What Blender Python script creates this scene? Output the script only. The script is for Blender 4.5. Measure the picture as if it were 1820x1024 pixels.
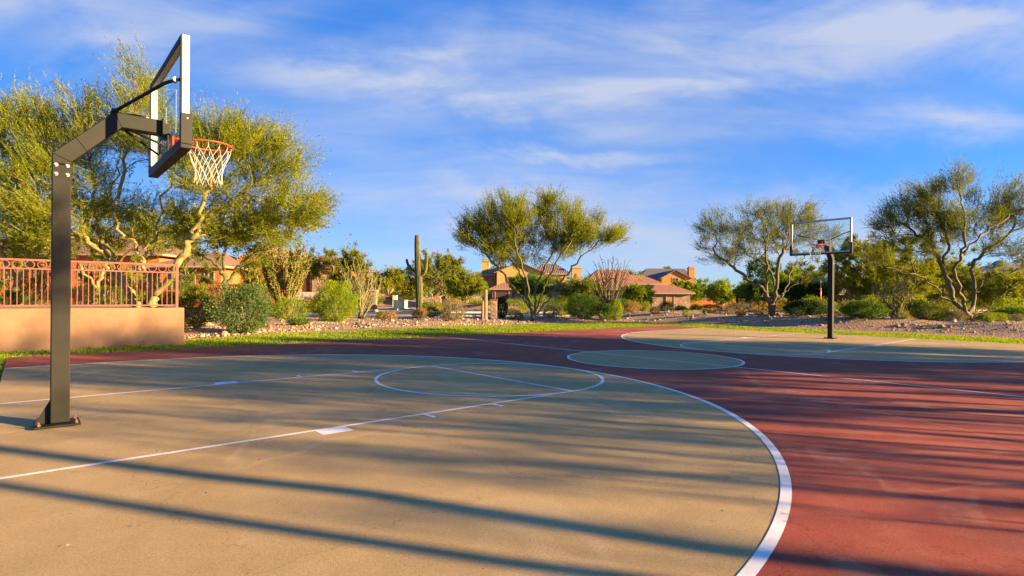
import bpy, bmesh, math, random
import numpy as np
from mathutils import Vector, Matrix
R = math.radians
sc = bpy.context.scene
for o in list(bpy.data.objects): bpy.data.objects.remove(o)
COL = sc.collection

# ---------------------------------------------------------------- camera
CAM_H = 1.3166
cam_d = bpy.data.cameras.new('camera'); cam = bpy.data.objects.new('camera', cam_d); COL.objects.link(cam)
cam_d.sensor_width = 36.0; cam_d.lens = 36 * 999.66 / 1820; cam_d.shift_y = 15.82 / 1820
cam_d.clip_start = 0.05; cam_d.clip_end = 6000
cam.matrix_world = Matrix.Translation((0, 0, CAM_H)) @ Matrix.Rotation(R(90), 4, 'X') @ Matrix.Rotation(0.0070924, 4, 'Z')
sc.camera = cam
# ---------------------------------------------------------------- light
SUN_EL, SUN_AZ = 12.5, -17.0          # azimuth: degrees from +X (camera right), negative = behind the camera
sdir = Vector((math.cos(R(SUN_EL)) * math.cos(R(SUN_AZ)), math.cos(R(SUN_EL)) * math.sin(R(SUN_AZ)), math.sin(R(SUN_EL))))
sun_d = bpy.data.lights.new('sun', 'SUN'); sun = bpy.data.objects.new('sun', sun_d); COL.objects.link(sun)
sun_d.energy = 5.0; sun_d.angle = R(0.5); sun_d.color = (1.0, 0.67, 0.31)
sun.rotation_euler = sdir.to_track_quat('Z', 'Y').to_euler()
sc.view_settings.view_transform = 'Standard'; sc.view_settings.look = 'None'
sc.view_settings.exposure = 2.22; sc.view_settings.gamma = 1.0
sc.cycles.max_bounces = 6; sc.cycles.transparent_max_bounces = 12
# ---------------------------------------------------------------- world: sky and cirrus
W = bpy.data.worlds.new('World'); sc.world = W; W.use_nodes = True
def nn(nt, t, **kw):
    n = nt.nodes.new(t)
    for k, v in kw.items():
        if k in ('op',): n.operation = v
        elif k == 'inp':
            for i, x in v.items(): n.inputs[i].default_value = x
        else: setattr(n, k, v)
    return n
def ramp_w(nt, L, fac, stops):
    r = nt.nodes.new('ShaderNodeValToRGB'); L(fac, r.inputs[0]); e = r.color_ramp.elements
    while len(e) < len(stops): e.new(0.5)
    for i, (p, c) in enumerate(stops): e[i].position = p; e[i].color = (*c, 1)
    return r.outputs[0]
def build_world():
    nt = W.node_tree; L = nt.links.new; bg = nt.nodes['Background']
    sky = nn(nt, 'ShaderNodeTexSky', sky_type='NISHITA', sun_disc=False, sun_elevation=R(SUN_EL),
             sun_rotation=R(90 - SUN_AZ), altitude=1000, air_density=1.0, dust_density=0.0, ozone_density=4.0)
    tc = nn(nt, 'ShaderNodeTexCoord'); sep = nn(nt, 'ShaderNodeSeparateXYZ'); L(tc.outputs['Generated'], sep.inputs[0])
    def M(op, a, b=None, c=None):
        n = nn(nt, 'ShaderNodeMath', op=op)
        for i, x in enumerate((a, b, c)):
            if x is None: continue
            if isinstance(x, (int, float)): n.inputs[i].default_value = x
            else: L(x, n.inputs[i])
        return n.outputs[0]
    X, Y, Z = sep.outputs
    # tangent-plane coordinates of the cloud layer: azimuth u, elevation v
    u = M('DIVIDE', X, M('MAXIMUM', M('ABSOLUTE', Y), 0.05)); v = M('DIVIDE', Z, M('MAXIMUM', M('ABSOLUTE', Y), 0.05))
    def noise(su, sv, off, scale, detail, rough, dist, rot=0.0):
        cb = nn(nt, 'ShaderNodeCombineXYZ'); L(u, cb.inputs[0]); L(v, cb.inputs[1])
        mp = nn(nt, 'ShaderNodeMapping'); L(cb.outputs[0], mp.inputs[0])
        mp.inputs['Location'].default_value = (off, off * 0.7, off * 0.3)
        mp.inputs['Rotation'].default_value = (0, 0, rot); mp.inputs['Scale'].default_value = (su, sv, 1)
        n = nn(nt, 'ShaderNodeTexNoise'); L(mp.outputs[0], n.inputs['Vector'])
        n.inputs['Scale'].default_value = scale; n.inputs['Detail'].default_value = detail
        n.inputs['Roughness'].default_value = rough; n.inputs['Distortion'].default_value = dist
        return n.outputs['Fac']
    def sm(x, a, b):
        n = nn(nt, 'ShaderNodeMapRange', interpolation_type='SMOOTHSTEP'); L(x, n.inputs[0])
        n.inputs[1].default_value = a; n.inputs[2].default_value = b; return n.outputs[0]
    wob = M('MULTIPLY', M('SUBTRACT', noise(1, 2.2, 3.1, 2.6, 6, 0.6, 0.4), 0.5), 0.20)
    vw = M('ADD', v, wob)
    bands = []
    # (u centre, v centre, half length, half width, tilt, strength)
    for (uc, vc, hu, hv, tilt, s) in ((-0.12, 0.365, 0.34, 0.045, -0.10, 1.15), (-0.30, 0.385, 0.20, 0.028, 0.05, 0.7), (0.36, 0.455, 0.46, 0.060, 0.03, 1.1), (0.75, 0.49, 0.30, 0.04, -0.08, 0.8),
                                     (-0.33, 0.285, 0.22, 0.040, -0.12, 0.75), (-0.82, 0.505, 0.24, 0.05, 0.04, 0.95), (-0.55, 0.47, 0.20, 0.03, 0.25, 0.5),
                                     (0.10, 0.247, 0.22, 0.013, 0.02, 0.75), (0.86, 0.315, 0.16, 0.025, -0.10, 0.9), (0.55, 0.315, 0.30, 0.03, 0.02, 0.5),
                                     (0.66, 0.190, 0.16, 0.018, 0.04, 0.55), (-0.12, 0.165, 0.45, 0.050, 0.03, 0.95), (0.36, 0.120, 0.45, 0.05, -0.04, 0.85), (-0.1, 0.09, 0.6, 0.03, 0.0, 0.6), (0.30, 0.39, 0.30, 0.03, 0.08, 0.7),
                                     (-0.75, 0.42, 0.12, 0.02, 0.1, 0.5), (0.72, 0.13, 0.3, 0.03, 0.0, 0.4)):
        du = M('DIVIDE', M('SUBTRACT', u, uc), hu)
        dv = M('DIVIDE', M('SUBTRACT', M('SUBTRACT', vw, vc), M('MULTIPLY', M('SUBTRACT', u, uc), tilt)), hv * 1.2)
        r2 = M('ADD', M('MULTIPLY', du, du), M('MULTIPLY', dv, dv))
        bands.append(M('MULTIPLY', M('POWER', 2.718, M('MULTIPLY', r2, -1.0)), s))
    tot = bands[0]
    for b in bands[1:]: tot = M('ADD', tot, b)
    fine = noise(0.70, 2.6, 4.7, 2.8, 8, 0.56, 1.1, 0.08)
    streak = noise(0.9, 6.0, 8.3, 3.0, 9, 0.62, 0.7, -0.10)
    tex = M('ADD', M('MULTIPLY', fine, 0.72), M('MULTIPLY', streak, 0.28))
    cl = M('MULTIPLY', tot, M('MULTIPLY_ADD', sm(tex, 0.28, 0.66), 0.72, 0.28))
    veil = M('MULTIPLY', sm(fine, 0.42, 0.75), 0.07)
    fac = M('MULTIPLY', M('MINIMUM', M('ADD', cl, veil), 1.0), 0.86)
    hs = nn(nt, 'ShaderNodeHueSaturation'); L(sky.outputs[0], hs.inputs['Color'])
    hs.inputs['Hue'].default_value = 0.502; hs.inputs['Saturation'].default_value = 1.09; hs.inputs['Value'].default_value = 1.0
    # sky tinted by height: dimmed low down, left bright overhead for ambient light
    tone = ramp_w(nt, L, M('ABSOLUTE', Z), [(0.0, (0.34, 0.37, 0.52)), (0.12, (0.33, 0.41, 0.56)), (0.30, (0.32, 0.50, 0.66)), (0.45, (0.20, 0.56, 0.80)), (0.62, (0.34, 0.62, 0.86)), (0.80, (1.0, 1.0, 1.0))])
    mul = nn(nt, 'ShaderNodeMixRGB', blend_type='MULTIPLY'); mul.inputs[0].default_value = 1.0; L(hs.outputs[0], mul.inputs[1])
    side = M('SUBTRACT', 1.0, M('MULTIPLY', sm(X, 0.1, -0.75), 0.30)); sv = nn(nt, 'ShaderNodeVectorMath', op='SCALE'); L(tone, sv.inputs[0]); L(side, sv.inputs['Scale']); L(sv.outputs[0], mul.inputs[2])
    mix = nn(nt, 'ShaderNodeMixRGB'); L(fac, mix.inputs[0]); L(mul.outputs[0], mix.inputs[1])
    mix.inputs[2].default_value = SKY_CLOUD
    L(mix.outputs[0], bg.inputs[0]); bg.inputs[1].default_value = SKY_STR
SKY_STR = 0.096; SKY_CLOUD = (1.40, 1.52, 1.86, 1)
build_world()

# ---------------------------------------------------------------- frames of reference
YAW, TX, TY, HALF = 0.7140907, -3.51659, 6.50527, 8.70564      # court axes: origin under the near rim
CY_, SY_ = math.cos(YAW), math.sin(YAW)
COURT = Matrix.Translation((TX, TY, 0)) @ Matrix.Rotation(YAW, 4, 'Z')
def c2w(x, y, z=0.0): return Vector((TX + CY_ * x - SY_ * y, TY + SY_ * x + CY_ * y, z))
def w2c(X, Y):
    dx, dy = X - TX, Y - TY; return CY_ * dx + SY_ * dy, -SY_ * dx + CY_ * dy
def sst(a, b, x):
    t = np.clip((np.asarray(x, float) - a) / (b - a), 0, 1); return t * t * (3 - 2 * t)
ROADC = [(-90, 74), (-40, 56), (-14, 42.5), (-5, 39.5), (3, 41), (12, 47), (24, 55), (60, 66), (120, 78)]
def road_y(X): return np.interp(X, [p[0] for p in ROADC], [p[1] for p in ROADC])
def hgt(X, Y):
    X = np.asarray(X, float); Y = np.asarray(Y, float)
    cx, cy = w2c(X, Y); d = cx - 24.6
    z = 0.40 * sst(0, 3.0, d) * (1 - sst(9, 16, d))
    z = z + 0.10 * sst(0.5, 2.5, cy - 12.9) * (1 - sst(6, 12, cy - 12.9)) * (1 - sst(0, 3, d))
    out = np.maximum(np.maximum(d, cy - 13), np.maximum(-12.5 - cy, -6 - cx))
    amp = sst(0, 3, out)
    ry = np.abs(Y - road_y(X)); offroad = sst(4.2, 6.5, ry)
    z = z + amp * offroad * (0.07 * np.sin(X * 0.9 + 1.3 * np.sin(Y * 0.45)) * np.sin(Y * 0.75 + 0.7) + 0.045 * np.sin(X * 2.3 + Y * 1.1) * np.sin(Y * 1.9 - X * 0.6))
    z = z * (0.05 + 0.95 * offroad)
    z = z + 1.5 * sst(47, 58, Y + 0.05 * X) * (1 - sst(-17, -9, X)) * sst(3, 9, Y - road_y(X))
    z = z + 0.25 * sst(5, 8, Y - road_y(X)) * (1 - sst(0, 14, X)) * sst(-17, -10, X)
    z = z - 0.7 * sst(58, 95, Y) * sst(-8, 6, X)
    return z
def H1(x, y): return float(hgt(x, y))
def P(px, Y, dz=0.0):
    """ground point in the photo's column px at distance Y"""
    X = (px - 910) / 999.66 * Y; return Vector((X, Y, H1(X, Y) + dz))
def Q(px, py, Y):
    """point seen at photo pixel (px, py) at distance Y"""
    a, b = px - 910, py - 527.82; u = a + .0070924 * b; v = b - .0070924 * a
    return Vector((u / 999.66 * Y, Y, CAM_H - v / 999.66 * Y))

# ---------------------------------------------------------------- object helpers
def link(o, parent=None):
    COL.objects.link(o)
    if parent is not None: o.parent = parent
    return o
def tag(o, label=None, cat=None, group=None, kind=None):
    if label: o['label'] = label
    if cat: o['category'] = cat
    if group: o['group'] = group
    if kind: o['kind'] = kind
    return o
def thing(name, label, cat, loc=(0, 0, 0), rz=0.0, group=None):
    o = bpy.data.objects.new(name, None); o.location = loc; o.rotation_euler = (0, 0, rz); o.empty_display_size = 0.3
    link(o); return tag(o, label, cat, group)
def rebase(t):
    """parts modelled in world coordinates keep their place under a thing that stands at its base"""
    for c in t.children: c.matrix_parent_inverse = Matrix.Translation(-Vector(t.location))
class MB:
    """collects boxes, prisms and tubes, then links them as ONE mesh object"""
    def __init__(s): s.v = []; s.f = []
    def add(s, vs, fs):
        n = len(s.v); s.v += [tuple(p) for p in vs]; s.f += [tuple(i + n for i in f) for f in fs]
    def box(s, lo, hi, M=None):
        (a, b, c), (d, e, f) = lo, hi
        vs = [Vector(p) for p in ((a, b, c), (d, b, c), (d, e, c), (a, e, c), (a, b, f), (d, b, f), (d, e, f), (a, e, f))]
        if M is not None: vs = [M @ p for p in vs]
        s.add(vs, [(0, 3, 2, 1), (4, 5, 6, 7), (0, 1, 5, 4), (1, 2, 6, 5), (2, 3, 7, 6), (3, 0, 4, 7)])
    def tube(s, pts, r, n=8, caps=True, square=False, closed=False):
        pts = [Vector(p) for p in pts]; rs = r if isinstance(r, (list, tuple)) else [r] * len(pts)
        K = len(pts); prev = None; rings = []
        for i in range(K):
            if closed: t = (pts[(i + 1) % K] - pts[i - 1])
            else: t = pts[min(i + 1, K - 1)] - pts[max(i - 1, 0)]
            t.normalize()
            if prev is None:
                a = Vector((0, 0, 1)) if abs(t.z) < 0.9 else Vector((0, 1, 0))
                x = a.cross(t).normalized()
            else: x = (prev - t * prev.dot(t)).normalized()
            prev = x; y = t.cross(x)
            rings.append([pts[i] + (x * math.cos(q) + y * math.sin(q)) * rs[i] for q in [2 * math.pi * (j + (0.5 if square else 0)) / n for j in range(n)]])
        base = []; [base.extend(q) for q in rings]; fs = []
        for i in range(K if closed else K - 1):
            k = (i + 1) % K
            for j in range(n): fs.append((i * n + j, i * n + (j + 1) % n, k * n + (j + 1) % n, k * n + j))
        if caps and not closed: fs += [tuple(reversed(range(n))), tuple((K - 1) * n + j for j in range(n))]
        s.add(base, fs)
    def prism(s, poly, z0, z1):
        n = len(poly); vs = [(x, y, z0) for x, y in poly] + [(x, y, z1) for x, y in poly]
        s.add(vs, [tuple(reversed(range(n))), tuple(range(n, 2 * n))] + [(i, (i + 1) % n, n + (i + 1) % n, n + i) for i in range(n)])
    def build(s, name, m, parent=None, smooth=False, bevel=0.0):
        me = bpy.data.meshes.new(name); me.from_pydata(s.v, [], s.f)
        bm = bmesh.new(); bm.from_mesh(me); bmesh.ops.recalc_face_normals(bm, faces=bm.faces)
        if bevel > 0:
            es = [e for e in bm.edges if len(e.link_faces) == 2 and e.calc_face_angle(0) > 0.6]
            bmesh.ops.bevel(bm, geom=es, offset=bevel, segments=2, affect='EDGES', profile=0.5)
        bm.to_mesh(me); bm.free()
        if smooth: me.polygons.foreach_set('use_smooth', [True] * len(me.polygons))
        me.materials.append(m); o = bpy.data.objects.new(name, me); return link(o, parent)
def np_mesh(name, verts, k, m, parent=None, smooth=False, faces=None):
    """verts (n,3); faces of k corners, consecutive unless given"""
    me = bpy.data.meshes.new(name); nv = len(verts); me.vertices.add(nv); me.vertices.foreach_set('co', np.asarray(verts, np.float32).ravel())
    if faces is None: faces = np.arange(nv).reshape(-1, k)
    faces = np.asarray(faces, np.int32); nf = len(faces)
    me.loops.add(nf * k); me.loops.foreach_set('vertex_index', faces.ravel())
    me.polygons.add(nf); me.polygons.foreach_set('loop_start', np.arange(nf, dtype=np.int32) * k)
    me.update(calc_edges=True)
    if smooth: me.polygons.foreach_set('use_smooth', np.ones(nf, bool))
    me.materials.append(m); o = bpy.data.objects.new(name, me); return link(o, parent)

# ---------------------------------------------------------------- materials
def new_mat(name):
    m = bpy.data.materials.new(name); m.use_nodes = True; nt = m.node_tree
    return m, nt, nt.nodes['Principled BSDF'], nt.links.new
def ramp(nt, fac, stops):
    r = nt.nodes.new('ShaderNodeValToRGB'); nt.links.new(fac, r.inputs[0]); e = r.color_ramp.elements
    while len(e) < len(stops): e.new(0.5)
    for i, (p, c) in enumerate(stops): e[i].position = p; e[i].color = (*c, 1)
    return r.outputs[0]
def tex(nt, kind, scale, detail=6, rough=0.6, coord='Object', mapscale=None, **kw):
    tc = nt.nodes.new('ShaderNodeTexCoord'); src = tc.outputs[coord]
    if mapscale:
        mp = nt.nodes.new('ShaderNodeMapping'); nt.links.new(src, mp.inputs[0]); mp.inputs['Scale'].default_value = mapscale; src = mp.outputs[0]
    n = nt.nodes.new('ShaderNodeTex' + kind); nt.links.new(src, n.inputs['Vector']); n.inputs['Scale'].default_value = scale
    if kind == 'Noise': n.inputs['Detail'].default_value = detail; n.inputs['Roughness'].default_value = rough
    for k, v in kw.items(): n.inputs[k].default_value = v
    return n
def bump(nt, b, fac, strength, dist):
    n = nt.nodes.new('ShaderNodeBump'); nt.links.new(fac, n.inputs['Height']); n.inputs['Strength'].default_value = strength
    n.inputs['Distance'].default_value = dist; nt.links.new(n.outputs[0], b.inputs['Normal']); return n
def mixc(nt, fac, a, b, mode='MIX'):
    n = nt.nodes.new('ShaderNodeMixRGB'); n.blend_type = mode
    for i, x in enumerate((fac, a, b)):
        if hasattr(x, 'links'): nt.links.new(x, n.inputs[i])
        elif isinstance(x, (int, float)): n.inputs[i].default_value = x
        else: n.inputs[i].default_value = (*x, 1)
    return n.outputs[0]
def wall_mat(name, c):
    m, nt, b, L = new_mat(name); n = tex(nt, 'Noise', 1.8, 8, 0.7); z = nt.nodes.new('ShaderNodeSeparateXYZ'); tc = nt.nodes.new('ShaderNodeTexCoord'); L(tc.outputs['Object'], z.inputs[0])
    k = ramp(nt, n.outputs['Fac'], [(0.25, tuple(x * .80 for x in c)), (0.75, tuple(x * 1.18 for x in c))])
    st = tex(nt, 'Noise', 3.0, 6, 0.7, mapscale=(1, 1, .25)); s2 = nn(nt, 'ShaderNodeMath', op='MULTIPLY_ADD'); L(st.outputs['Fac'], s2.inputs[0]); s2.inputs[1].default_value = -.75; L(z.outputs['Z'], s2.inputs[2])
    k = mixc(nt, ramp(nt, s2.outputs[0], [(0.0, (.45,) * 3), (0.02, (.0,) * 3)]) if False else ramp(nt, s2.outputs[0], [(0.0, (.55,) * 3), (0.14, (0, 0, 0))]), k, (.17, .11, .065))    # soil splash at the foot
    g2 = tex(nt, 'Noise', 160, 3, 0.8); k = mixc(nt, .35, k, ramp(nt, g2.outputs['Fac'], [(.3, (.25,) * 3), (.7, (.78,) * 3)]), 'OVERLAY')
    L(k, b.inputs['Base Color']); b.inputs['Roughness'].default_value = .95; bump(nt, b, tex(nt, 'Noise', 70, 5, .7).outputs['Fac'], .8, .012); return m
def simple(name, c, rough=0.6, metal=0.0, var=0.15, scale=8.0, bmp=0.0, bd=0.01, bs=None):
    m, nt, b, L = new_mat(name); n = tex(nt, 'Noise', scale)
    L(ramp(nt, n.outputs['Fac'], [(0.25, tuple(x * (1 - var) for x in c)), (0.75, tuple(min(1, x * (1 + var)) for x in c))]), b.inputs['Base Color'])
    b.inputs['Roughness'].default_value = rough; b.inputs['Metallic'].default_value = metal; b.inputs['Specular IOR Level'].default_value = 0.3
    if bmp: bump(nt, b, tex(nt, 'Noise', bs or scale * 4).outputs['Fac'], bmp, bd)
    return m
def court_mat(name, lo, hi, dust, wear=1.0):
    m, nt, b, L = new_mat(name); g = lambda x: (x, x, x)
    big = tex(nt, 'Noise', 0.45, 8, 0.65); mid = tex(nt, 'Noise', 2.6, 8, 0.72); fine = tex(nt, 'Noise', 230, 2, 0.7); grit = tex(nt, 'Noise', 55, 4, 0.8)
    c = ramp(nt, big.outputs['Fac'], [(0.30, lo), (0.70, hi)])
    c = mixc(nt, ramp(nt, mid.outputs['Fac'], [(0.46, (0, 0, 0)), (0.78, g(0.30 * wear))]), c, dust)          # dusty wear
    st = tex(nt, 'Noise', 0.9, 9, 0.6, Distortion=1.2)
    c = mixc(nt, ramp(nt, st.outputs['Fac'], [(0.30, g(0.30 * wear)), (0.46, (0, 0, 0))]), c, tuple(x * 0.55 for x in lo))   # darker stains
    ring = tex(nt, 'Noise', 0.40, 4, 0.5, Distortion=0.7)                                                         # dried puddle edges
    c = mixc(nt, ramp(nt, ring.outputs['Fac'], [(0.555, (0, 0, 0)), (0.575, g(0.34 * wear)), (0.60, (0, 0, 0))]), c, dust)
    c = mixc(nt, 0.55, c, ramp(nt, fine.outputs['Fac'], [(0.3, g(0.22)), (0.7, g(0.88))]), 'OVERLAY')
    c = mixc(nt, 0.40, c, ramp(nt, grit.outputs['Fac'], [(0.3, g(0.25)), (0.7, g(0.80))]), 'OVERLAY')
    spk = tex(nt, 'Voronoi', 9.0); c = mixc(nt, ramp(nt, spk.outputs['Distance'], [(0.0, g(0.55)), (0.055, (0, 0, 0))]), c, tuple(min(1, x * 1.5 + .12) for x in dust))   # pale grit
    vc = tex(nt, 'Voronoi', 0.33); vc.feature = 'DISTANCE_TO_EDGE'; wob = tex(nt, 'Noise', 3.0, 5, 0.6)
    vm = nn(nt, 'ShaderNodeVectorMath', op='MULTIPLY_ADD'); L(wob.outputs['Color'], vm.inputs[0]); vm.inputs[1].default_value = (.8, .8, 0); tc = nt.nodes.new('ShaderNodeTexCoord'); L(tc.outputs['Object'], vm.inputs[2]); L(vm.outputs[0], vc.inputs['Vector'])
    c = mixc(nt, ramp(nt, vc.outputs['Distance'], [(0.0, g(0.38 * wear)), (0.0016, (0, 0, 0))]), c, tuple(x * 0.35 for x in lo))    # hairline cracks
    L(c, b.inputs['Base Color']); b.inputs['Roughness'].default_value = 0.9; b.inputs['Specular IOR Level'].default_value = 0.2
    bump(nt, b, mixc(nt, 0.5, fine.outputs['Fac'], grit.outputs['Fac']), 0.6, 0.008)
    return m
def leaf_mat(name, c1, c2, c3, trans=0.35):
    m = bpy.data.materials.new(name); m.use_nodes = True; nt = m.node_tree; nt.nodes.clear(); L = nt.links.new
    out = nt.nodes.new('ShaderNodeOutputMaterial'); g = nt.nodes.new('ShaderNodeNewGeometry')
    n = tex(nt, 'Noise', 1.1, 3, 0.6)
    f = nn(nt, 'ShaderNodeMath', op='MULTIPLY_ADD'); L(n.outputs['Fac'], f.inputs[0]); f.inputs[1].default_value = 1.1
    g2 = nn(nt, 'ShaderNodeMath', op='MULTIPLY_ADD'); L(g.outputs['Random Per Island'], g2.inputs[0]); g2.inputs[1].default_value = 0.6; g2.inputs[2].default_value = -0.35
    L(g2.outputs[0], f.inputs[2]); c = ramp(nt, f.outputs[0], [(0.15, c1), (0.5, c2), (0.85, c3)])
    d = nt.nodes.new('ShaderNodeBsdfDiffuse'); t = nt.nodes.new('ShaderNodeBsdfTranslucent'); x = nt.nodes.new('ShaderNodeMixShader')
    L(c, d.inputs[0]); L(mixc(nt, 1.0, c, (1.0, 1.0, 0.5), 'MULTIPLY'), t.inputs[0]); x.inputs[0].default_value = trans
    L(d.outputs[0], x.inputs[1]); L(t.outputs[0], x.inputs[2]); L(x.outputs[0], out.inputs[0]); return m
def bark_mat(name, lo, hi, sc_=6.0):
    m, nt, b, L = new_mat(name); n = tex(nt, 'Noise', sc_, 8, 0.7, mapscale=(1, 1, 0.35))
    L(ramp(nt, n.outputs['Fac'], [(0.3, lo), (0.7, hi)]), b.inputs['Base Color']); b.inputs['Roughness'].default_value = 0.85
    bump(nt, b, tex(nt, 'Noise', 30, 6, 0.7, mapscale=(1, 1, 0.3)).outputs['Fac'], 0.5, 0.02); return m
def tile_mat(name, lo, hi, freq, axis=0):
    m, nt, b, L = new_mat(name); n = tex(nt, 'Noise', 2.2, 6, 0.75)
    w = tex(nt, 'Wave', freq); w.bands_direction = 'XYZ'[axis]; w.inputs['Distortion'].default_value = 0.6
    c = ramp(nt, n.outputs['Fac'], [(0.25, lo), (0.75, hi)])
    L(mixc(nt, ramp(nt, w.outputs['Fac'], [(0.0, (0.0,) * 3), (0.4, (0.35,) * 3)]), c, tuple(x * 0.55 for x in lo)), b.inputs['Base Color'])
    b.inputs['Roughness'].default_value = 0.8; bump(nt, b, w.outputs['Fac'], 0.8, 0.08); return m
def stone_mat(name, lo, hi, scale):
    m, nt, b, L = new_mat(name); v = tex(nt, 'Voronoi', scale, mapscale=(1, 1, 2.0)); n = tex(nt, 'Noise', 12)
    c = mixc(nt, v.outputs['Color'], lo, hi); L(mixc(nt, 0.35, c, ramp(nt, n.outputs['Fac'], [(0.3, lo), (0.7, hi)])), b.inputs['Base Color'])
    b.inputs['Roughness'].default_value = 0.85; bump(nt, b, v.outputs['Distance'], 0.7, 0.05); return m
M = {}
M['red'] = court_mat('red_court_paint', (0.215, 0.044, 0.026), (0.305, 0.072, 0.042), (0.46, 0.21, 0.12))
M['tan'] = court_mat('tan_court_paint', (0.295, 0.205, 0.092), (0.400, 0.280, 0.126), (0.50, 0.36, 0.20), 1.0)
M['line'] = court_mat('white_line_paint', (0.66, 0.63, 0.58), (0.80, 0.77, 0.73), (0.46, 0.38, 0.29), 1.5)
def ground_mat():
    m, nt, b, L = new_mat('desert_gravel'); big = tex(nt, 'Noise', 0.35, 6, 0.6); v = tex(nt, 'Voronoi', 16.0); f = tex(nt, 'Noise', 60, 4, 0.7)
    c = ramp(nt, big.outputs['Fac'], [(0.3, (0.28, 0.160, 0.075)), (0.7, (0.43, 0.265, 0.140))])
    c = mixc(nt, 0.5, c, ramp(nt, v.outputs['Color'], [(0.1, (0.16, 0.095, 0.05)), (0.7, (0.33, 0.21, 0.12)), (0.97, (0.52, 0.41, 0.30))]))
    L(mixc(nt, 0.4, c, f.outputs['Fac'], 'OVERLAY'), b.inputs['Base Color']); b.inputs['Roughness'].default_value = 0.95
    bump(nt, b, v.outputs['Distance'], 0.9, 0.05); return m
M['ground'] = ground_mat()
M['soil'] = simple('lawn_soil', (0.10, 0.12, 0.03), 0.95, var=0.35, scale=3.0, bmp=0.5, bd=0.02)
M['grass'] = leaf_mat('grass_blades', (0.10, 0.20, 0.012), (0.23, 0.33, 0.020), (0.42, 0.42, 0.035), 0.45)
M['asphalt'] = simple('street_asphalt', (0.055, 0.055, 0.056), 0.9, var=0.25, scale=3, bmp=0.3, bd=0.01, bs=80)
M['concrete'] = simple('kerb_concrete', (0.42, 0.38, 0.32), 0.9, var=0.15, scale=5, bmp=0.2, bd=0.005)
M['stone'] = stone_mat('pale_rock', (0.24, 0.165, 0.105), (0.46, 0.36, 0.26), 7.0)
M['black'] = simple('black_powder_coat', (0.010, 0.0095, 0.006), 0.6, var=0.35, scale=5, bmp=0.08, bd=0.002, bs=150)
M['pad'] = simple('black_rubber_pad', (0.009, 0.009, 0.009), 0.6, var=0.2, scale=15)
M['steel'] = simple('zinc_bolt_steel', (0.36, 0.35, 0.33), 0.45, 0.7, var=0.2, scale=30)
M['rust'] = simple('rusty_steel', (0.24, 0.11, 0.05), 0.85, 0.2, var=0.5, scale=25, bmp=0.4, bd=0.003)
M['alu'] = simple('white_aluminium_frame', (0.43, 0.425, 0.45), 0.45, 0.1, var=0.06, scale=6)
M['orange'] = simple('orange_rim_paint', (0.62, 0.085, 0.022), 0.4, var=0.15, scale=25)
M['net'] = simple('white_net_cord', (0.52, 0.49, 0.44), 0.9, var=0.12, scale=30)
M['white'] = simple('white_paint', (0.80, 0.80, 0.80), 0.5, var=0.05, scale=12)
def glass_mat(name, tint, rough=0.03):
    m = bpy.data.materials.new(name); m.use_nodes = True; nt = m.node_tree; nt.nodes.clear(); L = nt.links.new
    out = nt.nodes.new('ShaderNodeOutputMaterial'); lw = nt.nodes.new('ShaderNodeLayerWeight'); lw.inputs[0].default_value = .3; fr = nn(nt, 'ShaderNodeMath', op='POWER'); L(lw.outputs['Facing'], fr.inputs[0]); fr.inputs[1].default_value = 5.0; fm = nn(nt, 'ShaderNodeMath', op='MULTIPLY'); L(fr.outputs[0], fm.inputs[0]); fm.inputs[1].default_value = 0.30; fr = fm
    t = nt.nodes.new('ShaderNodeBsdfTransparent'); t.inputs[0].default_value = (*tint, 1)
    g = nt.nodes.new('ShaderNodeBsdfGlossy'); g.inputs['Roughness'].default_value = rough
    x = nt.nodes.new('ShaderNodeMixShader'); L(fr.outputs[0], x.inputs[0]); L(t.outputs[0], x.inputs[1]); L(g.outputs[0], x.inputs[2])
    d = nt.nodes.new('ShaderNodeBsdfDiffuse'); d.inputs[0].default_value = (0.6, 0.65, 0.66, 1); y = nt.nodes.new('ShaderNodeMixShader')
    n = tex(nt, 'Noise', 5); L(ramp(nt, n.outputs['Fac'], [(0.35, (0.01,) * 3), (0.8, (0.04,) * 3)]), y.inputs[0])
    L(x.outputs[0], y.inputs[1]); L(d.outputs[0], y.inputs[2]); L(y.outputs[0], out.inputs[0]); return m
M['glass'] = glass_mat('tempered_backboard_glass', (0.93, 0.97, 0.96))
M['window'] = simple('dark_window_glass', (0.03, 0.035, 0.045), 0.12, var=0.3, scale=2)
M['fence'] = simple('fence_paint_terracotta', (0.20, 0.075, 0.06), 0.55, var=0.2, scale=12)
M['stucco'] = simple('tan_stucco', (0.31, 0.170, 0.085), 0.95, var=0.12, scale=2.5, bmp=0.6, bd=0.01, bs=70)
M['ostucco'] = simple('orange_stucco', (0.46, 0.14, 0.045), 0.95, var=0.12, scale=2, bmp=0.4, bd=0.01, bs=60)
M['ostucco2'] = simple('bright_orange_stucco', (0.46, 0.20, 0.06), 0.95, var=0.1, scale=2, bmp=0.3, bd=0.01)
M['ystucco'] = simple('yellow_stucco', (0.44, 0.315, 0.105), 0.95, var=0.1, scale=2, bmp=0.3, bd=0.01)
M['pstucco'] = simple('peach_stucco', (0.40, 0.27, 0.15), 0.95, var=0.1, scale=2, bmp=0.3, bd=0.01)
M['veneer'] = stone_mat('stone_veneer', (0.16, 0.105, 0.065), (0.37, 0.265, 0.165), 3.0)
M['tile'] = tile_mat('terracotta_tile', (0.25, 0.105, 0.052), (0.42, 0.20, 0.105), 1.3)
M['tile_pale'] = tile_mat('pale_clay_tile', (0.20, 0.095, 0.050), (0.33, 0.185, 0.105), 1.3)
M['tile_brown'] = tile_mat('brown_tile', (0.13, 0.085, 0.065), (0.25, 0.17, 0.13), 1.0)
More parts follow.
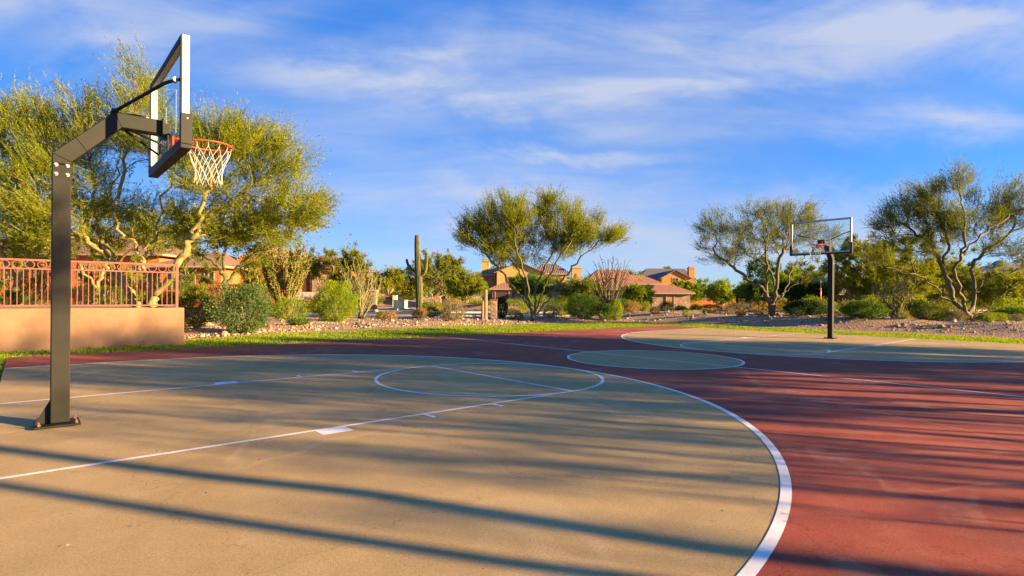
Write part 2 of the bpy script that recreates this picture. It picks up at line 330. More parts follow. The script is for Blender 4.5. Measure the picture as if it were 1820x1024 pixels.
M['tile_grey'] = tile_mat('grey_tile', (0.10, 0.085, 0.075), (0.19, 0.16, 0.14), 1.0)
M['fascia'] = simple('pale_fascia', (0.34, 0.25, 0.17), 0.8, var=0.1)
M['door'] = simple('dark_wood_door', (0.07, 0.04, 0.025), 0.6, var=0.3, scale=8)
M['garage'] = simple('tan_garage_door', (0.30, 0.22, 0.14), 0.7, var=0.1)
M['wood'] = bark_mat('weathered_wood', (0.17, 0.095, 0.05), (0.34, 0.21, 0.12), 9.0)
M['ubox'] = simple('pale_green_enamel', (0.46, 0.48, 0.33), 0.6, var=0.1)
M['signred'] = simple('red_sign_sheet', (0.50, 0.035, 0.03), 0.5, var=0.08)
M['signgreen'] = simple('teal_sign_sheet', (0.02, 0.16, 0.15), 0.5, var=0.08)
M['hill'] = simple('far_hill_scrub', (0.16, 0.15, 0.13), 1.0, var=0.35, scale=0.02)
M['pv_bark'] = bark_mat('palo_verde_bark', (0.15, 0.125, 0.035), (0.32, 0.26, 0.09), 4.0)
M['rs_bark'] = bark_mat('rosy_olive_bark', (0.065, 0.060, 0.026), (0.17, 0.135, 0.070), 4.0)
M['dk_bark'] = bark_mat('dark_olive_bark', (0.055, 0.055, 0.020), (0.15, 0.14, 0.055), 4.0)
M['br_bark'] = bark_mat('brown_bark', (0.16, 0.11, 0.065), (0.36, 0.26, 0.16), 4.0)
M['cane'] = bark_mat('ocotillo_cane_tan', (0.20, 0.14, 0.07), (0.38, 0.28, 0.16), 9.0)
M['cane_dk'] = bark_mat('ocotillo_cane_dark', (0.04, 0.035, 0.02), (0.11, 0.09, 0.05), 9.0)
M['cane_gr'] = bark_mat('ocotillo_cane_green', (0.13, 0.125, 0.05), (0.29, 0.26, 0.12), 9.0)
M['saguaro'] = simple('saguaro_skin', (0.115, 0.11, 0.04), 0.8, var=0.35, scale=3.0, bmp=0.3, bd=0.02)
M['lf_yel'] = leaf_mat('palo_verde_leaf', (0.105, 0.145, 0.012), (0.235, 0.270, 0.024), (0.37, 0.365, 0.045), 0.45)
M['lf_olv'] = leaf_mat('olive_leaf', (0.085, 0.115, 0.018), (0.19, 0.215, 0.030), (0.31, 0.305, 0.05), 0.42)
M['lf_grn'] = leaf_mat('green_leaf', (0.045, 0.105, 0.018), (0.10, 0.185, 0.028), (0.21, 0.285, 0.045), 0.38)
M['lf_lime'] = leaf_mat('lime_leaf', (0.10, 0.175, 0.012), (0.22, 0.305, 0.022), (0.37, 0.41, 0.04), 0.42)
M['lf_dark'] = leaf_mat('dark_green_leaf', (0.018, 0.040, 0.012), (0.040, 0.075, 0.018), (0.085, 0.125, 0.030), 0.22)
M['lf_sage'] = leaf_mat('sage_green_leaf', (0.050, 0.095, 0.030), (0.105, 0.165, 0.050), (0.20, 0.255, 0.085), 0.35)
M['lf_grey'] = leaf_mat('grey_green_leaf', (0.13, 0.12, 0.07), (0.22, 0.20, 0.12), (0.32, 0.28, 0.18), 0.25)
M['lf_dry'] = leaf_mat('dry_leaf', (0.20, 0.12, 0.035), (0.36, 0.22, 0.065), (0.48, 0.32, 0.12), 0.3)
M['litter'] = leaf_mat('dry_litter', (0.05, 0.03, 0.02), (0.18, 0.12, 0.07), (0.40, 0.33, 0.22), 0.1)

# ================================================================ SETTING: ground, lawn, court, street
def terrain():
    def axis(lo, flo, fhi, hi, fine, g=1.22):
        a = list(np.arange(flo, fhi + 1e-6, fine)); s = fine
        x = fhi
        while x < hi: s *= g; x += s; a.append(x)
        x = flo; s = fine
        while x > lo: s *= g; x -= s; a.insert(0, x)
        return np.array(a)
    xs = axis(-1500, -32, 42, 1500, 0.55); ys = axis(-250, 8, 66, 2500, 0.55)
    X, Y = np.meshgrid(xs, ys); Z = hgt(X, Y)
    cx, cy = w2c(X, Y); inside = np.maximum(np.maximum(cx - 24.8, -8 - cx), np.abs(cy) - 12.8)
    Z = Z - 0.06 * (1 - sst(-0.6, 0.3, inside)) - 0.06 * (1 - sst(4.2, 5.2, np.abs(Y - road_y(X))))
    n, mm = X.shape; v = np.stack([X, Y, Z], -1).reshape(-1, 3); i = np.arange(n * mm).reshape(n, mm)
    f = np.stack([i[:-1, :-1], i[:-1, 1:], i[1:, 1:], i[1:, :-1]], -1).reshape(-1, 4)
    tag(np_mesh('ground', v, 4, M['ground'], smooth=True, faces=f), kind='structure')
terrain()
CX0, CX1, CYW = -1.87, 21.2, 8.30
FX = 2 * HALF
def sheet(name, polys, z, m):
    """flat painted areas in court coordinates (polys = lists of quads/ngons)"""
    b = MB()
    for p in polys: b.add([(x, y, 0) for x, y in p], [tuple(range(len(p)))])
    o = b.build(name, m); o.matrix_world = COURT @ Matrix.Translation((0, 0, z)); return tag(o, kind='structure')
def arc(cx, cy, r, a0, a1, n): return [(cx + r * math.cos(a), cy + r * math.sin(a)) for a in np.linspace(a0, a1, n)]
slab = MB(); slab.box((CX0, -CYW, -0.12), (CX1, CYW, 0.0)); o = slab.build('court_surface', M['red']); o.matrix_world = COURT; tag(o, kind='structure')
R3 = 19.75 * .3048; R6 = 6 * .3048; HP = math.pi / 2
sheet('key_paint', [arc(0, 0, R3, -HP, HP, 97) + [(CX0 + .003, R3), (CX0 + .003, -R3)]], 0.0015, M['tan'])
sheet('key_paint', [arc(FX, 0, R3, HP, 3 * HP, 97) + [(CX1 - .003, -R3), (CX1 - .003, R3)]], 0.0015, M['tan'])
sheet('centre_circle_paint', [arc(HALF, 0, R6, 0, 2 * math.pi * 95 / 96, 96)], 0.0015, M['tan'])
def ring(cx, cy, r, w, a0=0, a1=2 * math.pi, n=144):
    a = arc(cx, cy, r - w / 2, a0, a1, n); b = arc(cx, cy, r + w / 2, a0, a1, n)
    return [[a[i], b[i], b[i + 1], a[i + 1]] for i in range(n - 1)]
def rect(x0, y0, x1, y1): return [(x0, y0), (x1, y0), (x1, y1), (x0, y1)]
LW, ft = 0.052, 0.3048
def half_lines(mx):      # mx maps near-half x to this half
    q = []
    for s in (1, -1):
        q.append(rect(CX0 + .01, s * R6 - LW / 2, 13.75 * ft, s * R6 + LW / 2))
        o_ = s * (R6 + LW / 2)
        q.append(rect(1.75 * ft, o_, 2.75 * ft, o_ + s * 0.20))
        for h in (5.75, 8.92): q.append(rect(h * ft, o_, h * ft + LW, o_ + s * 0.20))
    q.append(rect(13.75 * ft, -R6 - LW / 2, 13.75 * ft + LW, R6 + LW / 2))
    return [[(mx(x), y) for x, y in p] for p in q]
sheet('lane_lines', half_lines(lambda x: x), 0.0030, M['line'])
sheet('lane_lines', half_lines(lambda x: FX - (x if x > CX0 + 0.1 else FX - CX1 + .01)), 0.0030, M['line'])
sheet('free_throw_circle', ring(13.75 * ft, 0, R6, LW), 0.0037, M['line'])
sheet('free_throw_circle', ring(FX - 13.75 * ft, 0, R6, LW), 0.0037, M['line'])
TW = 0.070
sheet('three_point_line', ring(0, 0, R3, TW, -HP, HP, 161) + [rect(CX0 + .01, s * R3 - TW / 2, 0, s * R3 + TW / 2) for s in (1, -1)], 0.0044, M['line'])
sheet('three_point_line', ring(FX, 0, R3, TW, HP, 3 * HP, 161) + [rect(FX, s * R3 - TW / 2, CX1 - .01, s * R3 + TW / 2) for s in (1, -1)], 0.0044, M['line'])
sheet('centre_circle', ring(HALF, 0, R6, LW), 0.0030, M['line'])
sheet('half_court_line', [rect(HALF - LW / 2, -CYW + .02, HALF + LW / 2, CYW - .02)], 0.0037, M['line'])
# lawn: soil sheet and blades
LAWN = [(-9, -12.3), (24.3, -12.3), (24.7, -4), (24.4, 4), (24.2, 9.3), (22.9, 11.9), (19.3, 12.9), (15, 13.5), (10.1, 13.8), (4.7, 12.8), (2, 11.5), (-3, 10.6), (-9, 10.4)]
sheet('lawn', [LAWN], -0.035, M['soil'])
def in_poly(x, y, poly):
    c = np.zeros(len(x), bool); n = len(poly)
    for i in range(n):
        (x0, y0), (x1, y1) = poly[i], poly[i - 1]
        c ^= ((y0 > y) != (y1 > y)) & (x < (x1 - x0) * (y - y0) / (y1 - y0 + 1e-12) + x0)
    return c
def quads(pos, d, ln, wd, rng, bend=0.0):
    """rhombus leaves: base, two sides, tip"""
    n = len(pos); r = rng.normal(size=(n, 3)); s = np.cross(d, r); s /= np.linalg.norm(s, axis=1, keepdims=True) + 1e-9
    ln = np.broadcast_to(np.asarray(ln), (n,))[:, None]; wd = np.broadcast_to(np.asarray(wd), (n,))[:, None]
    mid = pos + d * ln * 0.45; tip = pos + d * ln; tip[:, 2] -= bend * ln[:, 0]
    return np.stack([pos, mid + s * wd * 0.5, tip, mid - s * wd * 0.5], 1).reshape(-1, 3)
def unit(a): return a / (np.linalg.norm(a, axis=1, keepdims=True) + 1e-9)
def lawn_blades():
    rng = np.random.default_rng(3); n = 330000
    x = rng.uniform(-9, 25, n); y = rng.uniform(-12.4, 14, n)
    jit = rng.normal(0, 0.04, n)
    ok = in_poly(x, y, LAWN) & ~((x > CX0 - 0.01 + jit * .4) & (x < CX1 + jit * .6) & (np.abs(y) < CYW + jit * .6)) & ((y > 4) | (x > 18) | (x < -1))
    x, y = x[ok], y[ok]; n = len(x)
    wx = TX + CY_ * x - SY_ * y; wy = TY + SY_ * x + CY_ * y
    pos = np.stack([wx, wy, np.full(n, -0.035)], 1); d = unit(np.stack([rng.normal(0, .35, n), rng.normal(0, .35, n), np.ones(n)], 1))
    patch = 0.75 + 0.35 * np.sin(wx * 1.3 + 2 * np.sin(wy * .8)) * np.sin(wy * 1.7)
    tag(np_mesh('grass', quads(pos, d, rng.uniform(.06, .105, n) * patch, rng.uniform(.012, .022, n), rng), 4, M['grass']),
        'short mown green grass verge around the court', 'grass', kind='stuff')
lawn_blades()
# street with kerb and pavement
def strip(name, o0, o1, z, m, kerb=0.0):
    xs = np.linspace(-88, 118, 207); yc = road_y(xs); dy = np.gradient(yc, xs); ln = np.sqrt(1 + dy * dy); nx, ny = -dy / ln, 1 / ln
    zz = hgt(xs + 0 * nx, yc) * 0 + z
    prof = [(o0, 0), (o1, 0)] if not kerb else [(o0, -kerb), (o0, 0), (o1, 0), (o1, -kerb)]
    rows = [np.stack([xs + nx * a, yc + ny * a, zz + b], 1) for a, b in prof]; k = len(rows); n = len(xs)
    v = np.concatenate(rows); f = [(r * n + i, r * n + i + 1, (r + 1) * n + i + 1, (r + 1) * n + i) for r in range(k - 1) for i in range(n - 1)]
    return tag(np_mesh(name, v, 4, m, faces=np.array(f)), kind='structure')
strip('street', -4.0, 4.0, 0.02, M['asphalt'])
strip('kerb', 4.0, 4.18, 0.15, M['concrete'], 0.2); strip('kerb', -4.18, -4.0, 0.15, M['concrete'], 0.2)
strip('pavement', 4.18, 5.7, 0.135, M['concrete'], 0.2)
# far hills
def hills():
    prof = [(-400, 520), (100, 520), (500, 518), (640, 510), (760, 494), (835, 485), (880, 489), (960, 512), (1300, 522), (1560, 514), (1680, 490), (1760, 466), (1830, 461), (1950, 470), (2300, 492), (2800, 510)]
    px = np.linspace(-400, 2800, 240); top = np.interp(px, [p[0] for p in prof], [p[1] for p in prof]) + 1.5 * np.sin(px * .05) + 1.0 * np.sin(px * .13 + 1)
    rows = []
    for k, (Yd, fr) in enumerate(((1100, 0.0), (1300, .55), (1450, .85), (1600, 1.0), (1900, .2))):
        z = CAM_H + (527.8 + .0071 * (px - 910) - top) / 1000 * 1600
        rows.append(np.stack([(px - 910) / 1000 * Yd, np.full_like(px, Yd) + 30 * np.sin(px * .03 + k), z * fr * (1 + .04 * np.sin(px * .09 + 2 * k)) - 3 * (fr == 0)], 1))
    n = len(px); v = np.concatenate(rows); f = [(r * n + i, r * n + i + 1, (r + 1) * n + i + 1, (r + 1) * n + i) for r in range(4) for i in range(n - 1)]
    tag(np_mesh('hills', v, 4, M['hill'], smooth=True, faces=np.array(f)), kind='structure')
hills()

# ================================================================ BASKETBALL HOOPS
def uv_tube(b, pts, r, n=6): b.tube(pts, r, n)
def build_hoop(label):
    """local frame: origin on the court at the pole, +x towards the rim (rim centre at x = D)"""
    D = 1.33; GX = D - 0.381       # front of the glass
    t = thing('basketball_hoop', label, 'basketball hoop', group='basketball hoops at the two ends of the court')
    # pole and gooseneck arm : 15 cm square section
    h = 0.076
    p = MB(); p.box((-h, -h, 0.035), (h, h, 2.60)); pole = p.build('pole', M['black'], t, bevel=0.008)
    a = MB()
    side = [(-h, 2.603), (-h, 2.705), (0.425, 3.215), (GX - 0.10, 3.215), (GX - 0.10, 3.065), (0.49, 3.065), (h, 2.635), (h, 2.603)]
    n = len(side); a.add([(x, -h, z) for x, z in side] + [(x, h, z) for x, z in side],
        [tuple(range(n)), tuple(reversed(range(n, 2 * n)))] + [(i, n + i, n + (i + 1) % n, (i + 1) % n) for i in range(n)])
    arm = a.build('arm', M['black'], t, bevel=0.008)
    for (x0, z0), (x1, z1) in (((-h, 2.705), (h, 2.635)), ((0.425, 3.217), (0.49, 3.063)), ((0.10, 2.90), (0.20, 2.765))):
        w = MB(); w.tube([(x0, -h - .001, z0), (x1, -h - .001, z1)], 0.004, 6); w.build('weld_seam', M['black'], arm)
    for bx in (-0.045, 0.045):
        for bz in (2.44, 2.53) if False else (2.50, 2.59):
            b = MB(); b.tube([(bx, -h - .018, bz), (bx, h + .018, bz)], 0.011, 6); b.tube([(bx, -h - .004, bz), (bx, h + .004, bz)], 0.018, 12)
            b.build('bolt', M['steel'], pole)
    bp = MB(); bp.box((-0.20, -0.17, 0.012), (0.16, 0.17, 0.030)); bp.build('base_plate', M['black'], pole, bevel=0.003)
    g = MB(); g.box((0, 0, 0), (0, 0, 0)); g = MB()
    g.add([(-h - .001, -.006, .031), (-h - .12, -.006, .031), (-h - .001, -.006, .26), (-h - .001, .006, .031), (-h - .12, .006, .031), (-h - .001, .006, .26)],
          [(0, 1, 2), (5, 4, 3), (0, 3, 4, 1), (1, 4, 5, 2), (2, 5, 3, 0)])
    g.build('gusset', M['black'], pole)
    for x, y in ((-.165, -.13), (.125, -.13), (-.165, .13), (.125, .13)):
        b = MB(); b.tube([(x, y, 0.0), (x, y, .070)], .008, 8); b.tube([(x, y, .031), (x, y, .050)], .016, 6); b.build('anchor_nut', M['rust'], pole)
    # backboard
    hw, z0, z1 = 0.915, 2.80, 3.875; fx0, fx1, fw = GX - .062, GX, 0.045
    f = MB(); f.box((fx0, -hw, z0), (fx1, -hw + fw, z1)); f.box((fx0, hw - fw, z0), (fx1, hw, z1))
    f.box((fx0, -hw + fw, z0), (fx1, hw - fw, z0 + fw)); f.box((fx0, -hw + fw, z1 - fw), (fx1, hw - fw, z1))
    bb = f.build('backboard', M['alu'], t)
    k = MB(); s0, s1 = fx0 - .014, fx0 - .001
    k.box((s0, -hw, z0), (s1, -hw + .05, z1)); k.box((s0, hw - .05, z0), (s1, hw, z1)); k.box((s0, -hw + .05, z0), (s1, hw - .05, z0 + .05)); k.box((s0, -hw + .05, z1 - .05), (s1, hw - .05, z1))
    k.box((s0, .22, 2.852), (s1, .26, 3.02)); k.box((s0, -.26, 2.852), (s1, -.22, 3.02))
    k.build('steel_frame', M['black'], bb)
    gl = MB(); gl.box((GX - .020, -hw + fw, z0 + fw), (GX - .008, hw - fw, z1 - fw)); gl.build('glass_pane', M['glass'], bb)
    q = MB(); x0, x1 = GX - .0075, GX - .006
    for lo, hi in (((-.305, 3.05), (-.255, 3.507)), ((.255, 3.05), (.305, 3.507)), ((-.255, 3.05), (.255, 3.10)), ((-.255, 3.457), (.255, 3.507))):
        q.box((x0, lo[0], lo[1]), (x1, hi[0], hi[1]))
    q.build('target_square', M['white'], bb)
    d = MB(); a0, a1 = fx0 - .018, GX + .022
    d.box((a0, -hw - .028, z0 - .045), (a1, hw + .028, z0 - .002))
    for s in (1, -1):
        ys = sorted((s * (hw + .002), s * (hw + .028))); d.box((a0, ys[0], z0 - .0018), (a1, ys[1], z0 + .30))
        ys = sorted((s * (hw - .03), s * (hw + .0018))); d.box((GX + .002, ys[0], z0 - .0018), (a1 - .001, ys[1], z0 + .30))
    d.build('edge_padding', M['pad'], bb, bevel=0.006)
    for y_ in (-hw - .0285, hw + .0285):
        b = MB(); b.tube([(GX - .02, y_ - .003, z0 + .25), (GX - .02, y_ + .003, z0 + .25)], .007, 8); b.build('pad_screw', M['steel'], bb)
    # braces
    for s in (1, -1):
        b = MB(); b.tube([(0.44, s * .07, 3.235), (GX - .22, s * .62, 3.40), (GX - .17, s * .72, 3.425), (GX - .105, s * .845, 3.432), (GX - .082, s * .885, 3.432)], .017, 8); ub = b.build('upper_brace', M['black'], t, smooth=True)
        c = MB(); c.tube([(GX - .11, s * .835 - .035 * s, 3.432), (GX - .11, s * .835 + .03 * s, 3.436)], .024, 10); c.build('brace_clamp', M['steel'], ub)
        b = MB(); b.tube([(GX - .42, s * .05, 3.066), (GX - .08, s * .24, 2.90)], .012, 8); b.build('lower_brace', M['black'], t, smooth=True)
    b = MB(); b.box((0.40, -.10, 3.216), (0.46, .10, 3.245)); b.build('brace_bracket', M['black'], t)
    e = MB(); e.box((GX - .0995, -.11, 3.02), (GX - .085, .11, 3.235)); e.box((GX - .0845, -.06, 3.03), (GX - .022, .06, 3.19)); e.build('end_plate', M['black'], t, bevel=.003)
    # rim
    r = MB(); RX = D
    r.tube([(RX + .2365 * math.cos(a_), .2365 * math.sin(a_), 3.042) for a_ in np.linspace(0, 2 * math.pi, 48, endpoint=False)], .0085, 8, closed=True)
    r.box((GX - .005, -.10, 2.955), (GX + .012, .10, 3.055))
    r.add([(GX + .012, -.085, 3.047), (GX + .012, .085, 3.047), (RX - .205, .115, 3.047), (RX - .205, -.115, 3.047), (GX + .012, -.085, 3.035), (GX + .012, .085, 3.035), (RX - .205, .115, 3.035), (RX - .205, -.115, 3.035)],
          [(0, 1, 2, 3), (7, 6, 5, 4), (0, 4, 5, 1), (1, 5, 6, 2), (2, 6, 7, 3), (3, 7, 4, 0)])
    for s in (1, -1):
        r.tube([(GX + .012, s * .06, 2.965), (GX + .10, s * .085, 2.985), (RX - .19, s * .135, 3.034)], .009, 6)
    rim = r.build('rim', M['orange'], t, smooth=True)
    for i in range(12):
        lp = MB(); a_ = 2 * math.pi * (i + .5) / 12
        lp.tube([(RX + (.2365 + .016 * math.cos(q_)) * math.cos(a_), (.2365 + .016 * math.cos(q_)) * math.sin(a_), 3.036 + .016 * math.sin(q_) - .006) for q_ in np.linspace(0, 2 * math.pi, 8)], .003, 5); lp.build('net_hook', M['orange'], rim)
    # net: two families of cords crossing in diamonds
    nb = MB(); prof = [(0.0, .232), (.08, .212), (.16, .183), (.24, .155), (.32, .138), (.40, .140), (.45, .150)]
    pz = [q_[0] for q_ in prof]; pr = [q_[1] for q_ in prof]; rnd = random.Random(5)
    for i in range(12):
        for s in (1, -1):
            pts = []
            for k in range(19):
                u = k / 18.0; zz = .43 * u; tw = max(0.0, u - .10) / .9
                an = 2 * math.pi * (i + .5) / 12 + s * tw * 2 * math.pi / 12 * 2.0 + .02 * math.sin(6 * u + i)
                rr = float(np.interp(zz, pz, pr)) * (1 + .02 * math.sin(9 * u + i * 1.7)); pts.append((RX + rr * math.cos(an), rr * math.sin(an), 3.026 - zz + .008 * math.sin(i * 2.1) * u))
            nb.tube(pts, .0027, 5)
    nb.build('net', M['net'], rim, smooth=True)
    return t
hoop1 = build_hoop('black gooseneck basketball hoop nearest the camera, seen from the side')
hoop1.matrix_world = COURT @ Matrix.Translation((-1.33, 0, 0))
def copy_tree(o, parent=None):
    c = o.copy(); COL.objects.link(c)
    if parent is not None: c.parent = parent
    for ch in list(o.children): copy_tree(ch, c)
    return c
hoop2 = copy_tree(hoop1); hoop2['label'] = 'small distant basketball hoop at far end, glass board facing the camera'
hoop2.matrix_world = COURT @ Matrix.Translation((FX + 1.33, 0, 0)) @ Matrix.Rotation(math.pi, 4, 'Z')

# ================================================================ RETAINING WALL AND FENCE
WC = Vector((-8.69, 14.92, 0)); WD = Vector((-0.793, -0.6092, 0)).normalized(); WN = Vector((-WD.y * -1, WD.x * -1, 0))
WN = Vector((WD.y, -WD.x, 0)); WN = WN if WN.y > 0 else -WN          # pointing away from the court
def wl(t, n, z): q = WC + WD * t + WN * n; return (q.x, q.y, z)
def wall_prism(b, t0, t1, n0, n1, z0, z1):
    b.add([wl(t0, n0, z0), wl(t1, n0, z0), wl(t1, n1, z0), wl(t0, n1, z0), wl(t0, n0, z1), wl(t1, n0, z1), wl(t1, n1, z1), wl(t0, n1, z1)],
          [(0, 3, 2, 1), (4, 5, 6, 7), (0, 1, 5, 4), (1, 2, 6, 5), (2, 3, 7, 6), (3, 0, 4, 7)])
b = MB(); wall_prism(b, 0, 17, 0, .30, -.2, .97); wall_prism(b, 0, .30, .3005, 11, -.2, .968)
tag(b.build('retaining_wall', wall_mat('retaining_wall_stucco', (0.255, 0.145, 0.080)), bevel=0.02), 'low tan stucco retaining wall at left, metal fence on top', 'wall')
b = MB(); b.add([wl(.302, .302, .90), wl(17, .302, .90), wl(17, 11, .90), wl(.302, 11, .90)], [(0, 1, 2, 3)]); tag(b.build('terrace_ground', M['ground']), kind='structure')
fen = thing('metal_fence', 'reddish brown metal fence with ring frieze standing on stucco wall', 'fence', wl(.16, .15, .97))
b = MB()
FT = [0.16 + 2.42 * i for i in range(4)]; FZ = 2.12
for z_, hh in ((FZ - .02, .022), (FZ - .225, .016), (1.035, .016)):
    for i in range(3): wall_prism(b, FT[i] + .026, FT[i + 1] - .026, .13, .165, z_ - hh, z_ + hh)
b.build('rail', M['fence'], fen)
for i, t_ in enumerate(FT):
    b = MB(); wall_prism(b, t_ - .035 if i == 0 else t_ - .025, t_ + .025, .12, .18, .9705, FZ + .03); b.build('post', M['fence'], fen)
mr = None
for i in range(3):
    npk = 22
    for k in range(1, npk):
        t_ = FT[i] + (FT[i + 1] - FT[i]) * k / npk
        b = MB(); wall_prism(b, t_ - .008, t_ + .008, .14, .156, 1.0515, FZ - .2415); 
        if k % 2 == 0: wall_prism(b, t_ - .017, t_ + .017, .131, .165, 1.50, 1.545)
        b.build('picket', M['fence'], fen)
    for k in range(11):
        t_ = FT[i] + (FT[i + 1] - FT[i]) * (k + .5) / 11
        b = MB(); b.tube([wl(t_ + .083 * math.cos(a_), .148, FZ - .1255 + .083 * math.sin(a_)) for a_ in np.linspace(0, 2 * math.pi, 20, endpoint=False)], .011, 6, closed=True); b.build('ring', M['fence'], fen, smooth=True)

# ================================================================ PLANTS
def resample(pts, step):
    pts = [np.array(p, float) for p in pts]; out = [pts[0]]
    for a, c in zip(pts[:-1], pts[1:]):
        k = max(1, int(round(np.linalg.norm(c - a) / step)))
        for i in range(1, k + 1): out.append(a + (c - a) * i / k)
    return out
def smooth_poly(pts, it=2):
    pts = [np.array(p, float) for p in pts]
    for _ in range(it):
        q = [pts[0]]
        for a, c in zip(pts[:-1], pts[1:]): q += [a * .75 + c * .25, a * .25 + c * .75]
        q.append(pts[-1]); pts = q
    return pts
def grow(limbs, blobs, seed, base_r, step=0.35, wig=0.05, tip_r=.006, path_w=.30):
    rng = np.random.default_rng(seed); pos = [np.zeros(3)]; par = [-1]; plen = [0.0]
    def add_chain(start, pts):
        k = start
        for q in pts:
            pos.append(q); par.append(k); plen.append(plen[k] + np.linalg.norm(q - pos[k])); k = len(pos) - 1
        return k
    for lb in limbs:
        pts = resample(smooth_poly(lb, 2), step); A = np.array(pos)
        k = int(np.argmin(np.linalg.norm(A - pts[0], axis=1))); n = len(pts)
        add_chain(k, [q + rng.normal(0, wig, 3) * (1 if i < n - 1 else .3) for i, q in enumerate(pts) if i > 0 or np.linalg.norm(q - A[k]) > .05])
    T = []
    for (c, r, n) in blobs:
        d = unit(rng.normal(size=(n, 3))); rad = rng.uniform(0.12, 1.0, n) ** (1 / 2.4); far = rng.random(n) < .22; rad = rad * np.where(far, rng.uniform(1.0, 1.35, n), 1.0); q = d * rad[:, None] * np.array(r); q[:, 2] *= np.where(far & (d[:, 2] > .2), 1.25, 1.0); T.append(np.array(c) + q)
    T = np.concatenate(T) if T else np.zeros((0, 3)); A = np.array(pos)
    d0 = np.array([np.linalg.norm(A - t, axis=1).min() for t in T]); tips = []
    for t in T[np.argsort(d0)]:
        A = np.array(pos); pl = np.array(plen); dd = np.linalg.norm(A - t, axis=1)
        cost = dd + path_w * pl + 1.2 * np.maximum(0, A[:, 2] - t[2]) ; cost[:2] += 3
        k = int(np.argmin(cost)); a = A[k]; g = par[k]; d = dd[k]
        tan = (a - A[g]) if g >= 0 else np.array([0, 0, 1.]); tan = tan / (np.linalg.norm(tan) + 1e-9)
        c = a + tan * d * .35 + np.array([0, 0, d * .08]); m = max(2, int(d / step))
        add = [(1 - u) ** 2 * a + 2 * u * (1 - u) * c + u * u * t + rng.normal(0, wig * min(1, d), 3) for u in [i / m for i in range(1, m + 1)]]
        tips.append(add_chain(k, add))
    n = len(pos); pos = np.array(pos); ch = [[] for _ in range(n)]
    for i in range(1, n): ch[par[i]].append(i)
    rp = np.zeros(n)
    for i in range(n - 1, -1, -1): rp[i] = sum(rp[c] for c in ch[i]) if ch[i] else tip_r ** 2.35
    rad = rp ** (1 / 2.35); L0 = [c for c in ch[0]] or [0]
    mx = max(rad[c] for c in L0); e = math.log(base_r / tip_r) / max(1e-6, math.log(mx / tip_r)); rad = tip_r * (rad / tip_r) ** e
    rad[0] = max(rad[c] for c in L0) * 1.05
    # chains
    chains = []; stack = [(0, -1)]
    while stack:
        s, p = stack.pop(); idx = ([p] if p >= 0 else []) + [s]; k = s
        while ch[k]:
            cs = sorted(ch[k], key=lambda c: -rad[c]); k2 = cs[0]
            for c in cs[1:]: stack.append((c, k))
            idx.append(k2); k = k2
        r_ = rad[idx].copy()
        if p >= 0 and len(idx) > 1: r_[0] = min(r_[0], r_[1] * 1.15)
        if len(idx) > 1: chains.append((pos[idx], r_))
    return pos, np.array(par), rad, np.array(tips, int), chains
def bark_mesh(chains, m, parent, name='trunk', rmin=0.0):
    b = MB()
    for p, r in chains:
        n = 9 if r.max() > .06 else (6 if r.max() > .02 else 4)
        r = r.copy()
        b.tube([Vector(q) for q in p], [float(x) for x in r], n)
    me = bpy.data.meshes.new(name); me.from_pydata(b.v, [], b.f); me.polygons.foreach_set('use_smooth', [True] * len(me.polygons))
    me.materials.append(m); return link(bpy.data.objects.new(name, me), parent)
def spray(tips, dirs, rng, twigs, leaves, tl, ll, lw, up=0.25, spread=0.9, droop=0.0):
    """feathery twigs at every tip: returns rhombus verts for leaves and thin twig slivers"""
    cnt = np.maximum(1, np.round(twigs * rng.choice([.25, .6, 1.1, 2.0], len(tips)))).astype(int); n = int(cnt.sum())
    base = np.repeat(tips, cnt, 0) + rng.normal(0, tl * .16, (n, 3)); dd = np.repeat(dirs, cnt, 0); L0 = np.repeat(rng.uniform(.6, 1.5, len(tips)), cnt)
    td = unit(dd + rng.normal(0, spread, (n, 3)) + np.array([0, 0, up])); L = rng.uniform(.5, 1.25, n) * tl * L0; base = base - td * (L * .35)[:, None]
    u = rng.uniform(.08, 1.0, (n, leaves)); lp = base[:, None] + td[:, None] * (u * L[:, None])[..., None]
    lp[..., 2] -= droop * (u * u) * L[:, None]
    ld = unit((td[:, None] * .9 + rng.normal(0, .48, (n, leaves, 3))).reshape(-1, 3)); lp = lp.reshape(-1, 3) + rng.normal(0, .012, (n * leaves, 3))
    q = quads(lp, ld, rng.lognormal(-.08, .38, len(lp)).clip(.35, 2.2) * ll, rng.uniform(.6, 1.3, len(lp)) * lw, rng)
    tw = quads(base, td, L, .011, rng)
    return np.concatenate([q, tw])
def tree(name, label, cat, loc, limbs, blobs, seed, base_r, bark, leaf, twigs=7, leaves=12, tl=.5, ll=.075, lw=.022, up=.3, spread=.55, droop=0.0, group=None, along=0.4, wig=.05, step=.35, path_w=.30):
    rng = np.random.default_rng(seed + 100); t = thing(name, label, cat, loc, group=group)
    pos, par, rad, tips, chains = grow(limbs, blobs, seed, base_r, wig=wig, step=step, path_w=path_w)
    bark_mesh(chains, M[bark], t)
    thin = np.array([i for i in range(1, len(pos)) if rad[i] < .013 and rng.random() < along], int)
    s = np.concatenate([tips, thin]); cen = np.mean([np.array(b_[0]) for b_ in blobs], 0)
    d = unit(unit(pos[s] - pos[par[s]]) + .5 * unit(pos[s] - cen))
    np_mesh('crown', spray(pos[s], d, rng, twigs, leaves, tl, ll, lw, up, spread, droop), 4, M[leaf], t)
    return t
